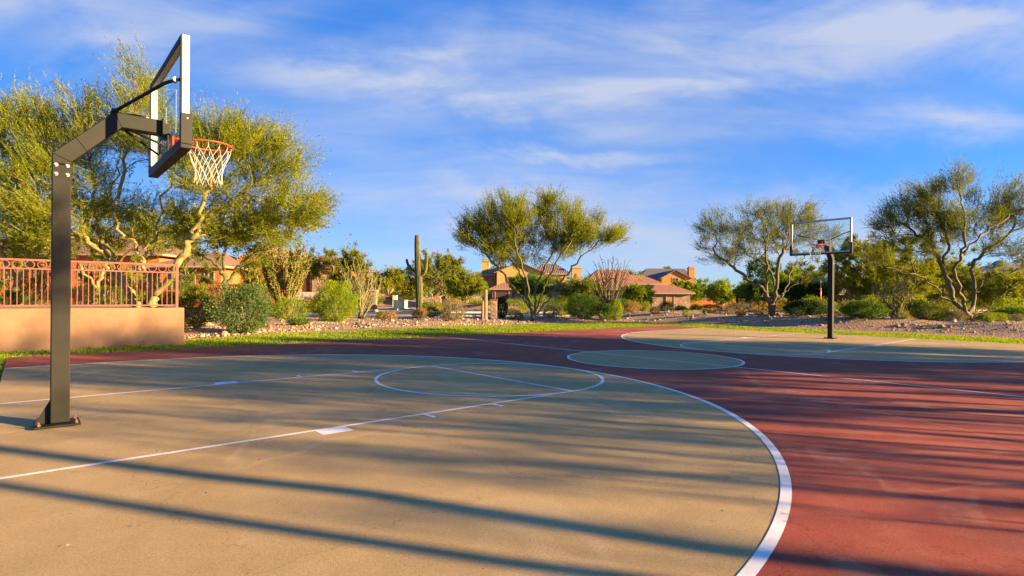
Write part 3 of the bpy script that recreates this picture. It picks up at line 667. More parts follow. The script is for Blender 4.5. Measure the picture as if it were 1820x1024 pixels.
def shrub(name, label, loc, w, h, leaf, seed, n=5000, ll=.07, lw=.022, up=.5, dep=None, stem='br_bark', rough=.28, cat='shrub', shoots=0, group=None, hollow=.45, zmin=.02, flat=0.0):
    """w, h in metres; lumpy mound of leaves over thin stems"""
    rng = np.random.default_rng(seed); t = thing(name, label, cat, loc, group=group); dep = dep or w * .85
    lob = unit(rng.normal(size=(9, 3))); lob[:, 2] = np.abs(lob[:, 2]); la = rng.uniform(-.5, 1, 9) * rough
    def surf(d): return 1 + sum(a * np.clip(d @ l_, 0, 1) ** 5 for a, l_ in zip(la, lob))
    d = unit(rng.normal(size=(n, 3))); d[:, 2] = np.where(rng.random(n) < .68, np.abs(d[:, 2]), -np.abs(d[:, 2]) * .62); r = rng.uniform(hollow, 1.0, n) ** .6 * surf(d)
    clump = np.round(d * 4.5 + rng.normal(0, .08, (n, 3))); r *= 1 + .13 * np.sin(clump @ np.array([12.9, 78.2, 37.7]) * 43.7)
    S = np.array([w / 2, dep / 2, h * .62]); p = d * r[:, None] * S; p[:, 2] += h * .37; p[:, 2] = np.maximum(p[:, 2], zmin + rng.uniform(0, .08, n)); p[:, 2] = np.minimum(p[:, 2], h * 1.06)
    ld = unit(d * .8 + rng.normal(0, .6, (n, 3)) + np.array([0, 0, up])); q = quads(p - ld * ll * .5, ld, rng.uniform(.6, 1.4, n) * ll, rng.uniform(.6, 1.4, n) * lw, rng)
    if shoots:
        sd = unit(rng.normal(size=(shoots, 3))); sd[:, 2] = np.abs(sd[:, 2]) + .35; sd = unit(sd); b0 = sd * S * .82; b0[:, 2] += h * .40
        q = np.concatenate([q, spray(b0, sd, rng, 2, 16, .30 * h, ll * .8, lw, .5, .35)])
    np_mesh('foliage', q, 4, M[leaf], t)
    b = MB()
    for i in range(10):
        e = d[i] * S * .75; pts = [Vector((e[0] * .08, e[1] * .08, -.05)), Vector((e[0] * .5, e[1] * .5, h * .25)), Vector((e[0], e[1], max(.1, e[2] + h * .4)))]
        b.tube([Vector(x) for x in smooth_poly(pts, 1)], .012 + .006 * h, 5)
    b.build('stems', M[stem], t, smooth=True); return t
def ocotillo(name, label, loc, h, spread, n, cane, seed, leaf=None, r=.02, lean=(0, 0), curve=.35, wob=.03, leafn=26, lf0=.15):
    rng = np.random.default_rng(seed); t = thing(name, label, 'ocotillo', loc); b = MB(); lp, ld = [], []
    for i in range(n):
        a = rng.uniform(0, 2 * math.pi); s = spread * math.sqrt(rng.uniform(.02, 1)); hh = h * rng.uniform(.68, 1.04) * (1 - .12 * s / max(spread, .01)); pts = []
        for k in range(9):
            u = k / 8; f = (u ** (1 + curve)); pts.append(Vector((math.cos(a) * (.12 + s * f) + lean[0] * u + rng.normal(0, wob) * u, math.sin(a) * (.12 + s * f) + lean[1] * u + rng.normal(0, wob) * u, hh * (u - .10 * u * u * s / h) - .05)))
        b.tube(pts, [r * (1.25 - .85 * k / 8) for k in range(9)], 5)
        if leaf:
            P_ = np.array(pts); u = rng.uniform(lf0, 1, leafn) * 8; i0 = np.minimum(u.astype(int), 7); q = P_[i0] + (P_[i0 + 1] - P_[i0]) * (u - i0)[:, None]
            lp.append(q); ld.append(unit(rng.normal(0, 1, (leafn, 3)) + np.array([0, 0, .5])))
    b.build('canes', M[cane], t, smooth=True)
    if leaf: np_mesh('leaves', quads(np.concatenate(lp), np.concatenate(ld), rng.uniform(.09, .17, n * leafn), .05, rng), 4, M[leaf], t)
    return t
rebase(fen)
def lim(loc, Y, *pts):
    """photo columns/rows -> local limb points; an optional third value is a depth offset in metres"""
    return [tuple(Q(p[0], p[1], Y + (p[2] if len(p) > 2 else 0)) - Vector(loc)) for p in pts]
def blo(loc, Y, *bl):
    out = []
    for b_ in bl:
        px, py, rx, ry, n = b_[:5]; d = b_[5] if len(b_) > 5 else 0; k = (Y + d) / 1000
        out.append((tuple(Q(px, py, Y + d) - Vector(loc)), (rx * k, max(rx, ry) * k * .95, ry * k), n))
    return out
# --- palo verdes behind the fence (on the terrace, z = .90)
def at_terrace(px, Y): q = P(px, Y); return Vector((q.x, q.y, .90))
l = at_terrace(243, 17.6); Y = 17.6
tree('palo_verde_tree', 'yellow green palo verde behind fence, its twin trunks leaning left', 'tree', l,
     [lim(l, Y, (243, 546), (220, 510), (196, 474), (182, 446), (150, 424, -.4), (112, 402, -.8), (60, 365, -1)),
      lim(l, Y, (240, 540), (226, 508), (206, 478), (190, 440), (182, 425, .3), (172, 390, .4), (165, 330, .5), (160, 270, .5)),
      lim(l, Y, (182, 425, .3), (140, 370, .9), (90, 310, 1.2)), lim(l, Y, (172, 390, .4), (205, 340, 1), (215, 270, 1.2))],
     blo(l, Y, (60, 330, 75, 50, 51, -.6), (95, 262, 75, 55, 63, .4), (165, 232, 55, 58, 55, .5), (150, 330, 75, 65, 59), (90, 400, 85, 40, 51, -.5), (200, 395, 60, 40, 34, .7), (30, 210, 50, 35, 25, .6)),
     11, .12, 'pv_bark', 'lf_yel', twigs=7, leaves=20, tl=.85, ll=.080, lw=.016, up=.5, spread=.28)
l = at_terrace(272, 17.2); Y = 17.2
tree('palo_verde_tree', 'tall yellow green palo verde with three trunks at right end of fence', 'tree', l,
     [lim(l, Y, (272, 548), (273, 522), (264, 492), (254, 464), (241, 443), (226, 426), (206, 397), (204, 360, .3), (222, 290, .4), (236, 230, .5), (250, 140, .5)),
      lim(l, Y, (254, 464), (266, 438), (278, 413), (284, 384), (300, 340, -.3), (312, 280, -.3)),
      lim(l, Y, (273, 524), (300, 502, -.2), (321, 466, -.3), (337, 431, -.4), (349, 395, -.5), (366, 340, -.6), (392, 285, -.6), (410, 235, -.6)),
      lim(l, Y, (340, 425, -.4), (380, 385, 0), (430, 340, .3), (480, 310, .4), (520, 290, .4)), lim(l, Y, (430, 340, .3), (490, 360, .3), (550, 365, .3))],
     blo(l, Y, (395, 245, 68, 40, 63, -.6), (440, 265, 60, 45, 51, .1), (500, 290, 48, 38, 46, .3), (535, 365, 55, 28, 42, .3), (445, 345, 75, 45, 68, .2), (340, 310, 60, 55, 51, -.3), (280, 250, 55, 50, 38, 0),
         (250, 160, 24, 48, 46, .5), (370, 400, 75, 35, 51, .6), (210, 230, 45, 45, 29, .5), (300, 390, 60, 35, 29, .9), (460, 400, 60, 28, 38, .8)),
     12, .125, 'pv_bark', 'lf_yel', twigs=7, leaves=20, tl=.85, ll=.080, lw=.016, up=.5, spread=.28)
l = at_terrace(28, 19.5); Y = 19.5
tree('palo_verde_tree', 'palo verde at far left edge, half cut off by the frame', 'tree', l,
     [lim(l, Y, (28, 548), (30, 510), (12, 470), (-10, 420), (-40, 350)), lim(l, Y, (30, 512), (52, 460), (55, 400), (40, 320), (38, 250)), lim(l, Y, (52, 462), (85, 430), (110, 415))],
     blo(l, Y, (-40, 290, 80, 80, 76), (25, 235, 60, 50, 51), (20, 340, 70, 50, 51), (30, 410, 80, 35, 51), (-60, 390, 80, 50, 42), (-20, 200, 45, 35, 29)),
     13, .13, 'pv_bark', 'lf_yel', twigs=8, leaves=21, tl=.85, ll=.085, lw=.018, up=.5, spread=.28)
l = P(405, 27); Y = 27
tree('palo_verde_tree', 'spreading dark limbed palo verde before the house right of the fence', 'tree', l,
     [lim(l, Y, (405, 545), (404, 510), (396, 480), (372, 462), (340, 445)), lim(l, Y, (404, 505), (418, 478), (440, 458), (480, 440), (520, 425)), lim(l, Y, (396, 480), (400, 440), (420, 400)), lim(l, Y, (418, 478), (425, 470), (455, 468), (480, 462))],
     blo(l, Y, (350, 420, 55, 30, 51), (420, 400, 70, 38, 68), (490, 405, 55, 32, 51), (310, 400, 40, 35, 29, 1), (540, 400, 30, 18, 18), (440, 435, 55, 15, 25)),
     14, .15, 'dk_bark', 'lf_yel', twigs=10, leaves=13, tl=.55, ll=.10, lw=.028)
l = at_terrace(170, 22.5); Y = 22.5
tree('palo_verde_tree', 'low crowned palo verde filling the gap deep behind the fence', 'tree', l,
     [lim(l, Y, (160, 548), (172, 515), (184, 480), (200, 440)), lim(l, Y, (172, 515), (140, 470), (110, 440)), lim(l, Y, (184, 480), (240, 440), (280, 420))],
     blo(l, Y, (120, 430, 70, 28, 46), (210, 410, 65, 35, 51), (290, 420, 60, 32, 42, 1), (40, 440, 50, 25, 25)), 15, .10, 'pv_bark', 'lf_olv', twigs=9, leaves=13, tl=.5, ll=.09, lw=.025)
# --- the open tree in the middle
l = P(948, 30); Y = 30
tree('palo_verde_tree', 'open vase shaped palo verde mid picture in front of the yellow house', 'tree', l,
     [lim(l, Y, (948, 566), (945, 551), (924, 524), (905, 503), (895, 485), (884, 474), (860, 451), (845, 432), (830, 420)),
      lim(l, Y, (946, 558), (939, 535, .4), (934, 509, .6), (924, 482, .8), (910, 466, 1), (897, 451, 1), (884, 427, 1)),
      lim(l, Y, (946, 556), (942, 530, -.4), (939, 498, -.7), (926, 466, -.9), (918, 440, -1), (913, 408, -1)),
      lim(l, Y, (949, 558), (953, 530, .3), (955, 503, .5), (968, 472, .7), (984, 445, .8), (987, 410, .9), (968, 375, 1)),
      lim(l, Y, (950, 558), (963, 519, -.4), (976, 493, -.6), (989, 459, -.8), (1013, 435, -1), (1029, 408, -1)),
      lim(l, Y, (949, 562), (958, 553), (982, 522), (1003, 493), (1021, 473), (1034, 456), (1061, 432), (1087, 419))],
     blo(l, Y, (889, 393, 46, 30, 85, .3), (918, 382, 30, 26, 50, -.5), (845, 408, 26, 30, 45), (826, 424, 13, 16, 16), (924, 418, 30, 28, 45), (966, 380, 19, 30, 40, .5), (1003, 398, 40, 36, 90),
         (1034, 412, 27, 25, 50, -.5), (1084, 420, 24, 14, 34), (1061, 388, 7, 9, 7), (895, 430, 30, 20, 38), (960, 420, 26, 22, 24), (972, 360, 7, 8, 7), (870, 440, 26, 12, 16), (905, 452, 26, 14, 14), (1010, 436, 22, 14, 12), (935, 458, 32, 18, 18), (880, 452, 24, 14, 16), (1002, 446, 24, 14, 16), (858, 430, 20, 18, 14), (1050, 428, 20, 16, 14)),
     21, .125, 'dk_bark', 'lf_yel', twigs=8, leaves=19, tl=.85, ll=.085, lw=.018, up=.75, spread=.25)
# --- the two open trees on the right berm
l = P(1373, 32); Y = 32
tree('palo_verde_tree', 'sparse gnarled palo verde left of the distant hoop', 'tree', l,
     [lim(l, Y, (1373, 560), (1370, 541), (1362, 518), (1336, 505), (1316, 487), (1301, 472), (1283, 462), (1265, 442)),
      lim(l, Y, (1370, 545), (1375, 530, .5), (1377, 492, .7), (1359, 467, .9), (1342, 462, .9), (1324, 446, .9), (1300, 420, 1)),
      lim(l, Y, (1372, 540), (1380, 518, -.4), (1381, 467, -.6), (1392, 447, -.7), (1402, 424, -.8), (1400, 395, -.8)),
      lim(l, Y, (1374, 548), (1382, 538), (1397, 518), (1418, 502), (1438, 499), (1458, 490)),
      lim(l, Y, (1392, 525), (1402, 497, .6), (1408, 472, .8), (1428, 459, 1), (1450, 440, 1.2), (1470, 420, 1.2)),
      lim(l, Y, (1362, 518), (1361, 467, -.6), (1362, 416, -.8), (1352, 385, -.8)), lim(l, Y, (1418, 502), (1432, 475, -.4), (1447, 455, -.4))],
     blo(l, Y, (1273, 398, 22, 25, 38), (1255, 424, 18, 24, 28), (1303, 424, 30, 36, 66), (1349, 398, 28, 38, 70), (1377, 390, 25, 30, 55, .5), (1397, 400, 22, 28, 45), (1435, 382, 15, 18, 30), (1430, 408, 30, 25, 40),
         (1291, 455, 32, 14, 34), (1347, 436, 40, 25, 48), (1405, 433, 40, 24, 45), (1463, 424, 22, 28, 34, 1), (1246, 405, 8, 8, 8)),
     22, .19, 'rs_bark', 'lf_olv', twigs=5, leaves=14, tl=.78, ll=.085, lw=.018, up=.6, spread=.28)
l = P(1723, 25); Y = 25
tree('palo_verde_tree', 'broad many limbed palo verde at far right with sunlit trunks', 'tree', l,
     [lim(l, Y, (1723, 574), (1719, 556), (1695, 536), (1674, 526), (1654, 502), (1627, 486), (1590, 480), (1551, 466)),
      lim(l, Y, (1722, 565), (1716, 545, -.3), (1705, 515, -.6), (1693, 481, -.8), (1705, 454, -.9), (1729, 430, -.9), (1753, 410, -.8), (1785, 392, -.6), (1820, 372, -.4)),
      lim(l, Y, (1700, 540), (1690, 515, .5), (1685, 502, .7), (1674, 474, 1), (1654, 433, 1.2), (1627, 413, 1.2), (1592, 390, 1.2)),
      lim(l, Y, (1724, 560), (1729, 550, .3), (1732, 515, .5), (1726, 474, .7), (1743, 454, .8), (1770, 428, .8), (1820, 403, .8), (1860, 380, .8)),
      lim(l, Y, (1727, 568), (1733, 563, -.3), (1756, 550, -.6), (1780, 526, -.8), (1804, 509, -1), (1830, 498, -1), (1870, 480, -1)),
      lim(l, Y, (1733, 520, .4), (1736, 512, .3), (1753, 491, .2), (1791, 485, 0), (1830, 470)),
      lim(l, Y, (1705, 454, -.9), (1716, 403, -.8), (1709, 358, -.6), (1699, 315, -.5)), lim(l, Y, (1674, 474, 1), (1690, 430, .6), (1668, 390, .5), (1650, 350, .5))],
     blo(l, Y, (1703, 322, 18, 17, 26, -.5), (1668, 334, 14, 9, 12), (1732, 348, 11, 13, 13), (1599, 382, 36, 25, 60, 1), (1644, 365, 35, 30, 66, .8), (1667, 394, 36, 34, 60), (1688, 408, 26, 22, 28),
         (1802, 355, 28, 38, 60), (1806, 382, 32, 20, 30), (1770, 380, 20, 20, 26), (1572, 400, 18, 14, 22, 1), (1736, 403, 40, 30, 40), (1787, 430, 42, 28, 42), (1612, 436, 50, 25, 55, .8), (1560, 455, 30, 16, 20), (1890, 390, 55, 55, 70), (1860, 450, 50, 28, 36)),
     23, .165, 'rs_bark', 'lf_olv', twigs=6, leaves=16, tl=.75, ll=.075, lw=.017, up=.5, spread=.28)
# --- trees farther back
def back_tree(label, px, Y, wpx, top, bot, leaf, seed, bark='br_bark', name='desert_tree', n=230, twigs=8, leaves=11, cat='tree', stems=3, lum=7, group=None, base=None):
    loc = P(px, Y); k = Y / 1000; rng = random.Random(seed); zt = Q(px, top, Y).z - loc.z; zb = max(.25, .45 * (Q(px, bot, Y).z - loc.z)); w = wpx * k / 2; h = (zt - zb) / 2
    bl = [((0, 0, zb + h), (w * .75, w * .7, h * .78), n // 2)]
    for i in range(lum):
        a = 2 * math.pi * (i + rng.random() * .7) / lum; r = w * rng.uniform(.45, .72); z = zb + h * rng.uniform(.7, 1.5)
        bl.append(((math.cos(a) * r, math.sin(a) * r, z), (w * rng.uniform(.25, .42), w * .35, h * rng.uniform(.28, .48)), n // (2 * lum)))
    li = []
    for i in range(stems):
        a = 2 * math.pi * (i + rng.random() * .6) / stems; f = rng.uniform(.3, .6)
        li.append([(0, 0, -.1), (w * .12 * math.cos(a), w * .12 * math.sin(a), zb * .5 + .2), (w * f * .7 * math.cos(a), w * f * .7 * math.sin(a), zb + h * .5), (w * f * math.cos(a), w * f * math.sin(a), zb + h * 1.1)])
    q = Y / 30; return tree(name, label, cat, loc, li, bl, seed, .05 + .035 * w, bark, leaf, twigs, leaves, .38 * q ** .6, .085 * q ** .85, .030 * q ** .9, .35, .8, wig=.08, step=.5, group=group)
back_tree('rounded olive mesquite rising right behind the saguaro', 775, 63, 128, 443, 535, 'lf_olv', 31, n=330, twigs=10)
back_tree('bushy yellow green tree between saguaro and wooden post', 828, 54, 90, 482, 545, 'lf_yel', 32, n=230)
back_tree('low yellowish tree left of the saguaro', 690, 60, 70, 474, 545, 'lf_yel', 33, n=190)
back_tree('green tree over the entry of the orange house', 575, 53, 88, 434, 474, 'lf_olv', 34, n=110)
back_tree('upright yellow green tree at right corner of the orange house', 622, 50, 68, 434, 530, 'lf_olv', 35, n=220)
back_tree('green tree low behind the vase shaped palo verde', 945, 50, 84, 488, 556, 'lf_grn', 36, n=240)
back_tree('olive tree between vase shaped palo verde and dark caned ocotillo', 1036, 48, 90, 490, 552, 'lf_olv', 37, n=250)
back_tree('lime green small tree before the terracotta roofed house', 1135, 58, 66, 502, 545, 'lf_lime', 38, n=170)
back_tree('round lime green tree left of the pair by the orange wall', 1226, 84, 74, 492, 532, 'lf_lime', 39, n=170)
back_tree('round bright green tree with a forked trunk by the orange wall', 1281, 78, 66, 497, 536, 'lf_lime', 40, n=170)
back_tree('dark tree behind the gnarled palo verde trunk', 1352, 55, 56, 448, 540, 'lf_grn', 41, n=170)
back_tree('yellow green tree behind the distant hoop board', 1425, 62, 96, 455, 535, 'lf_yel', 42, n=240)
back_tree('dark green tree behind the stop sign', 1432, 50, 84, 494, 545, 'lf_dark', 43, n=200)
back_tree('large olive tree right behind the distant hoop pole', 1530, 46, 130, 408, 530, 'lf_yel', 44, n=360, twigs=10)
back_tree('tall yellow olive tree behind the tan caned ocotillo', 1618, 40, 110, 402, 540, 'lf_yel', 45, n=290)
back_tree('yellow green tree behind the broad palo verde trunks', 1706, 44, 110, 448, 548, 'lf_yel', 46, n=250)
back_tree('olive tree at right edge behind the broad palo verde', 1800, 41, 110, 462, 555, 'lf_olv', 47, n=240)
back_tree('green tree deep between the distant hoop and broad palo verde', 1580, 58, 120, 440, 540, 'lf_olv', 48, n=220)
back_tree('pale olive tree far right against the hill', 1880, 48, 120, 440, 545, 'lf_olv', 49, n=200)
back_tree('small dark tree peeping over the orange gabled house', 1170, 150, 70, 474, 510, 'lf_grn', 50, n=120)
back_tree('distant pale tree left of the yellow house', 655, 75, 80, 492, 545, 'lf_lime', 51, n=150)
back_tree('yellow green tree under the olive mesquite', 735, 70, 70, 500, 545, 'lf_yel', 52, n=150)
back_tree('far green tree above the roofs of the terracotta house', 1128, 110, 50, 480, 510, 'lf_olv', 53, n=110)
# --- shrubs, from the fence to the right edge: px, Y, width px, top row, leaf, label
def px_shrub(label, px, Y, wpx, top, leaf, seed, cat='shrub', name='shrub', **kw):
    loc = P(px, Y, -.02); w = wpx * Y / 1000; h = Q(px, top, Y).z - loc.z; return shrub(name, label, loc, w, h, leaf, seed, cat=cat, **kw)
px_shrub('rounded olive green shrub against right end of the retaining wall', 349, 20.2, 66, 500, 'lf_olv', 61, n=12000, ll=.075, lw=.02, rough=.4, up=.5)
px_shrub('large dense green shrub with upright shoots beside the fence wall', 437, 19.4, 84, 512, 'lf_sage', 62, n=17000, ll=.07, lw=.024, shoots=70, rough=.4, up=.7)
px_shrub('low yellow green shrub at foot of the tallest tan ocotillo', 515, 27, 68, 530, 'lf_lime', 63, n=7000, ll=.08, lw=.02, up=1.0)
px_shrub('small grey green groundcover plant at the lawn edge', 533, 22.3, 36, 566, 'lf_grn', 64, n=2600, ll=.05, lw=.02, cat='plant', name='low_plant')
px_shrub('globe shaped yellow green shrub of fine upright stems', 598, 27.8, 79, 504, 'lf_lime', 65, n=17000, ll=.13, lw=.016, up=1.0, rough=.16, dep=2.0)
px_shrub('little pale yellow grass tuft on gravel left of the saguaro', 694, 29.5, 24, 556, 'lf_dry', 66, n=1500, ll=.07, lw=.016, up=1.2, cat='grass tuft', name='grass_tuft')
px_shrub('small green tuft beside a pale yellow grass tuft', 678, 30.5, 20, 553, 'lf_olv', 67, n=1300, ll=.07, lw=.018, up=1.0, cat='grass tuft', name='grass_tuft')
px_shrub('reddish dry shrub standing in front of the saguaro', 747, 31, 29, 549, 'lf_dry', 68, n=2600, ll=.07, lw=.02)
px_shrub('dark low shrub right of the saguaro foot', 768, 33, 26, 545, 'lf_olv', 69, n=2200, ll=.07, lw=.024)
px_shrub('grey olive shrub on gravel left of the wooden post', 803, 27.6, 44, 540, 'lf_grey', 70, n=6500, ll=.06, lw=.018, rough=.4)
px_shrub('narrow dark clipped hedge beside the stone pedestal', 892, 32.5, 21, 530, 'lf_dark', 71, n=5200, ll=.06, lw=.03, rough=.08, hollow=.75, cat='hedge', name='hedge')
px_shrub('silvery brush shrub left of the vase shaped palo verde trunk', 918, 31, 30, 551, 'lf_grey', 72, n=2800, ll=.06, lw=.016, rough=.4)
px_shrub('golden shrub behind the dark clipped hedge', 915, 41, 50, 530, 'lf_yel', 73, n=3600, ll=.09, lw=.03)
px_shrub('silvery brown shrub right of the vase shaped palo verde trunk', 978, 32, 28, 541, 'lf_grey', 74, n=3000, ll=.06, lw=.02)
px_shrub('yellow green shrub behind a silvery brown one mid picture', 998, 36, 34, 530, 'lf_lime', 75, n=3600, ll=.08, lw=.024)
px_shrub('deep green bushy shrub left of the dark caned ocotillo', 1035, 32.5, 62, 525, 'lf_grn', 76, n=11000, ll=.07, lw=.026, rough=.3)
px_shrub('dark green shrub at foot of the dark caned ocotillo', 1075, 32, 30, 536, 'lf_grn', 77, n=4200, ll=.07, lw=.022)
px_shrub('upright yellow green shrub right of the dark caned ocotillo', 1095, 32.3, 24, 535, 'lf_lime', 78, n=3600, ll=.10, lw=.018, up=1.3)
px_shrub('orange dry brush right of the dark caned ocotillo', 1121, 36, 32, 538, 'lf_dry', 79, n=3200, ll=.07, lw=.02, rough=.4)
px_shrub('small yellow shrub beside orange dry brush', 1146, 38, 24, 538, 'lf_yel', 80, n=2200, ll=.08, lw=.024)
px_shrub('straw coloured dry tuft on the sunny gravel berm', 1164, 33.5, 17, 545, 'lf_dry', 81, n=1500, ll=.07, lw=.014, up=1.2, cat='grass tuft', name='grass_tuft')
px_shrub('grey green shrub before the stone garage', 1184, 45, 27, 534, 'lf_grn', 82, n=2600, ll=.09, lw=.035)
px_shrub('round green shrub at right corner of the stone garage', 1238, 46, 24, 540, 'lf_grn', 83, n=2400, ll=.09, lw=.035, rough=.12)
px_shrub('brown twiggy shrub left of the gnarled palo verde', 1311, 33, 40, 540, 'lf_grey', 84, n=4200, ll=.06, lw=.018, rough=.45)
px_shrub('yellow shrub between twiggy brown shrub and gnarled palo verde', 1347, 42, 36, 536, 'lf_yel', 85, n=2800, ll=.09, lw=.028)
px_shrub('glossy dark green rounded shrub left of the distant hoop pole', 1430, 31.5, 66, 535, 'lf_dark', 86, n=9000, ll=.08, lw=.05, rough=.18, hollow=.6)
px_shrub('yellow green shrub directly behind the distant hoop pole', 1486, 38, 46, 539, 'lf_lime', 87, n=4200, ll=.09, lw=.024)
px_shrub('spreading green shrub right of the distant hoop pole', 1535, 26, 76, 537, 'lf_grn', 88, n=12000, ll=.075, lw=.02, rough=.4, up=.8, shoots=30)
px_shrub('olive brown mounded shrub left of the broad palo verde', 1654, 25.5, 68, 543, 'lf_olv', 89, n=9000, ll=.06, lw=.018, rough=.35)
px_shrub('pale silvery tuft at foot of the broad palo verde', 1699, 24.6, 30, 552, 'lf_grey', 90, n=2600, ll=.07, lw=.014, up=1.0, cat='grass tuft', name='grass_tuft')
px_shrub('low brown green mound shrub right of the broad palo verde trunk', 1763, 25, 58, 557, 'lf_olv', 91, n=6000, ll=.05, lw=.018, rough=.15)
px_shrub('leafy green shrub at the right edge of the picture', 1812, 27, 60, 548, 'lf_grn', 92, n=6000, ll=.08, lw=.028, rough=.4)
px_shrub('dull green shrub behind the broad palo verde trunk', 1640, 36, 54, 535, 'lf_dark', 93, n=4000, ll=.09, lw=.035)
px_shrub('golden shrub on the berm left of the glossy dark shrub', 1392, 41, 30, 540, 'lf_yel', 94, n=2600, ll=.08, lw=.024)
px_shrub('reddish brush behind the grey olive shrub', 806, 49, 44, 532, 'lf_dry', 95, n=2600, ll=.09, lw=.026)
px_shrub('golden shrub behind the saguaro trunk', 715, 57, 60, 520, 'lf_yel', 96, n=3200, ll=.11, lw=.04)
px_shrub('clipped green shrub seen through the fence near its right end', 252, 20.5, 24, 519, 'lf_lime', 97, n=3500, ll=.05, lw=.022, rough=.1)
for i, (px, Y_, w_, tp, lf, lb) in enumerate([(22, 19, 40, 521, 'lf_grn', 'clipped green shrub seen through the leftmost fence panel'), (62, 20, 60, 487, 'lf_olv', 'tall olive shrub seen through fence left of the hoop pole'),
                                             (200, 21.5, 60, 505, 'lf_grn', 'dark green shrub seen through fence right of the hoop pole'), (297, 20.5, 40, 522, 'lf_grn', 'pale flowered green shrub seen behind the fence end post')]):
    s_ = px_shrub(lb, px, Y_, w_, tp, lf, 200 + i, n=5000, ll=.06, lw=.026)
    s_.location.z = .88
    # measured from the terrace, so shorten to keep the same top
    s_.scale = (1, 1, max(.4, (Q(px, tp, Y_).z - .88) / (Q(px, tp, Y_).z + .02)))
back_tree('bushy golden tree between the fence and the orange house', 200, 32, 120, 440, 540, 'lf_yel', 60, n=100)
back_tree('spreading yellow green tree in front of the orange house at far left', 40, 30, 150, 430, 540, 'lf_yel', 58, n=130)
back_tree('olive tree in front of the stone garage of the orange house', 345, 36, 90, 432, 530, 'lf_olv', 59, n=80)
back_tree('thin yellow tree beside the tallest tan ocotillo', 455, 38, 70, 425, 520, 'lf_yel', 57, n=70)
back_tree('golden tree filling the gap right of the distant hoop pole', 1505, 54, 90, 470, 545, 'lf_yel', 64, n=200)
back_tree('yellow green tree between the gnarled palo verde and stop sign', 1402, 56, 70, 478, 545, 'lf_lime', 65, n=180)
back_tree('golden tree behind the tan caned ocotillo, lower of two', 1575, 47, 90, 470, 548, 'lf_yel', 66, n=200)
back_tree('deep green tree between broad palo verde limbs', 1665, 50, 90, 462, 548, 'lf_grn', 67, n=200)
back_tree('golden tree right of the broad palo verde trunk, low crown', 1775, 36, 90, 478, 560, 'lf_yel', 68, n=200)
back_tree('lime tree left of the gnarled palo verde base', 1330, 66, 50, 496, 540, 'lf_lime', 69, n=140)
rt = np.random.default_rng(321)
for i in range(26):
    px = rt.uniform(1215, 1815); Y_ = float(np.interp(px, [1200, 1400, 1820], [31, 27.3, 21.6])) + rt.uniform(0, 5); hh = rt.uniform(.22, .5); o_ = P(px, Y_, -.02)
    shrub('grass_tuft', 'small scrubby tuft among the stones of the right gravel berm', o_, hh * rt.uniform(1.3, 2.2), hh, ['lf_dry', 'lf_olv', 'lf_grey', 'lf_lime'][i % 4], 900 + i, cat='grass tuft', n=900, ll=.06, lw=.016, up=1.0, rough=.5, group='scrubby tufts on the right berm')
bg_low = [(1450, 44, 60, 522, 'lf_lime', 'lime bush behind the glossy dark shrub'), (1555, 36, 60, 528, 'lf_lime', 'lime bush between spreading green shrub and tan ocotillo'), (1690, 33, 70, 530, 'lf_olv', 'olive bush under the broad palo verde limbs'), (1605, 38, 50, 534, 'lf_yel', 'golden bush at foot of the tan ocotillo'), (1790, 31, 60, 534, 'lf_lime', 'lime bush near the right edge behind low mound shrub'),
          (300, 34, 70, 492, 'lf_grn', 'green bush before the stone garage behind the fence'), (395, 36, 60, 500, 'lf_olv', 'olive bush in the yard behind the large dense shrub'), (478, 44, 50, 512, 'lf_grn', 'dark bush behind the tallest tan ocotillo'), (560, 40, 36, 528, 'lf_dry', 'straw brush beside the street left of the globe shrub'),
          (130, 33, 90, 500, 'lf_grn', 'green bush in the yard behind the hoop pole'), (955, 44, 60, 524, 'lf_lime', 'lime bush behind the vase shaped tree trunk'), (1058, 42, 40, 528, 'lf_olv', 'olive bush between deep green shrub and terracotta house'), (1110, 47, 40, 530, 'lf_lime', 'lime bush before the terracotta house wall'), (770, 45, 40, 538, 'lf_yel', 'golden low bush at the saguaro side'),
          (660, 52, 50, 520, 'lf_yel', 'golden bush at the pillar beyond the street'), (590, 50, 60, 535, 'lf_olv', 'low bush on the slope under the orange house entry'), (1262, 62, 36, 541, 'lf_dark', 'dark low bush under the round trees by the orange wall'),
          (1400, 58, 60, 536, 'lf_yel', 'pale bush line behind the swing gate'), (1585, 44, 60, 530, 'lf_grn', 'green bush between distant hoop and tan ocotillo'), (1745, 37, 70, 540, 'lf_olv', 'olive bush right behind the broad palo verde trunk'),
          (1005, 47, 50, 528, 'lf_olv', 'olive bush in front of the yellow house garage'), (860, 47, 50, 535, 'lf_yel', 'yellow bush behind the wooden post'), (1212, 52, 26, 544, 'lf_dry', 'straw brush before the stone garage wall')]
for i, (px, Y_, w_, tp, lf, lb) in enumerate(bg_low): px_shrub(lb, px, Y_, w_, tp, lf, 230 + i, n=2600, ll=.10, lw=.036, rough=.35)
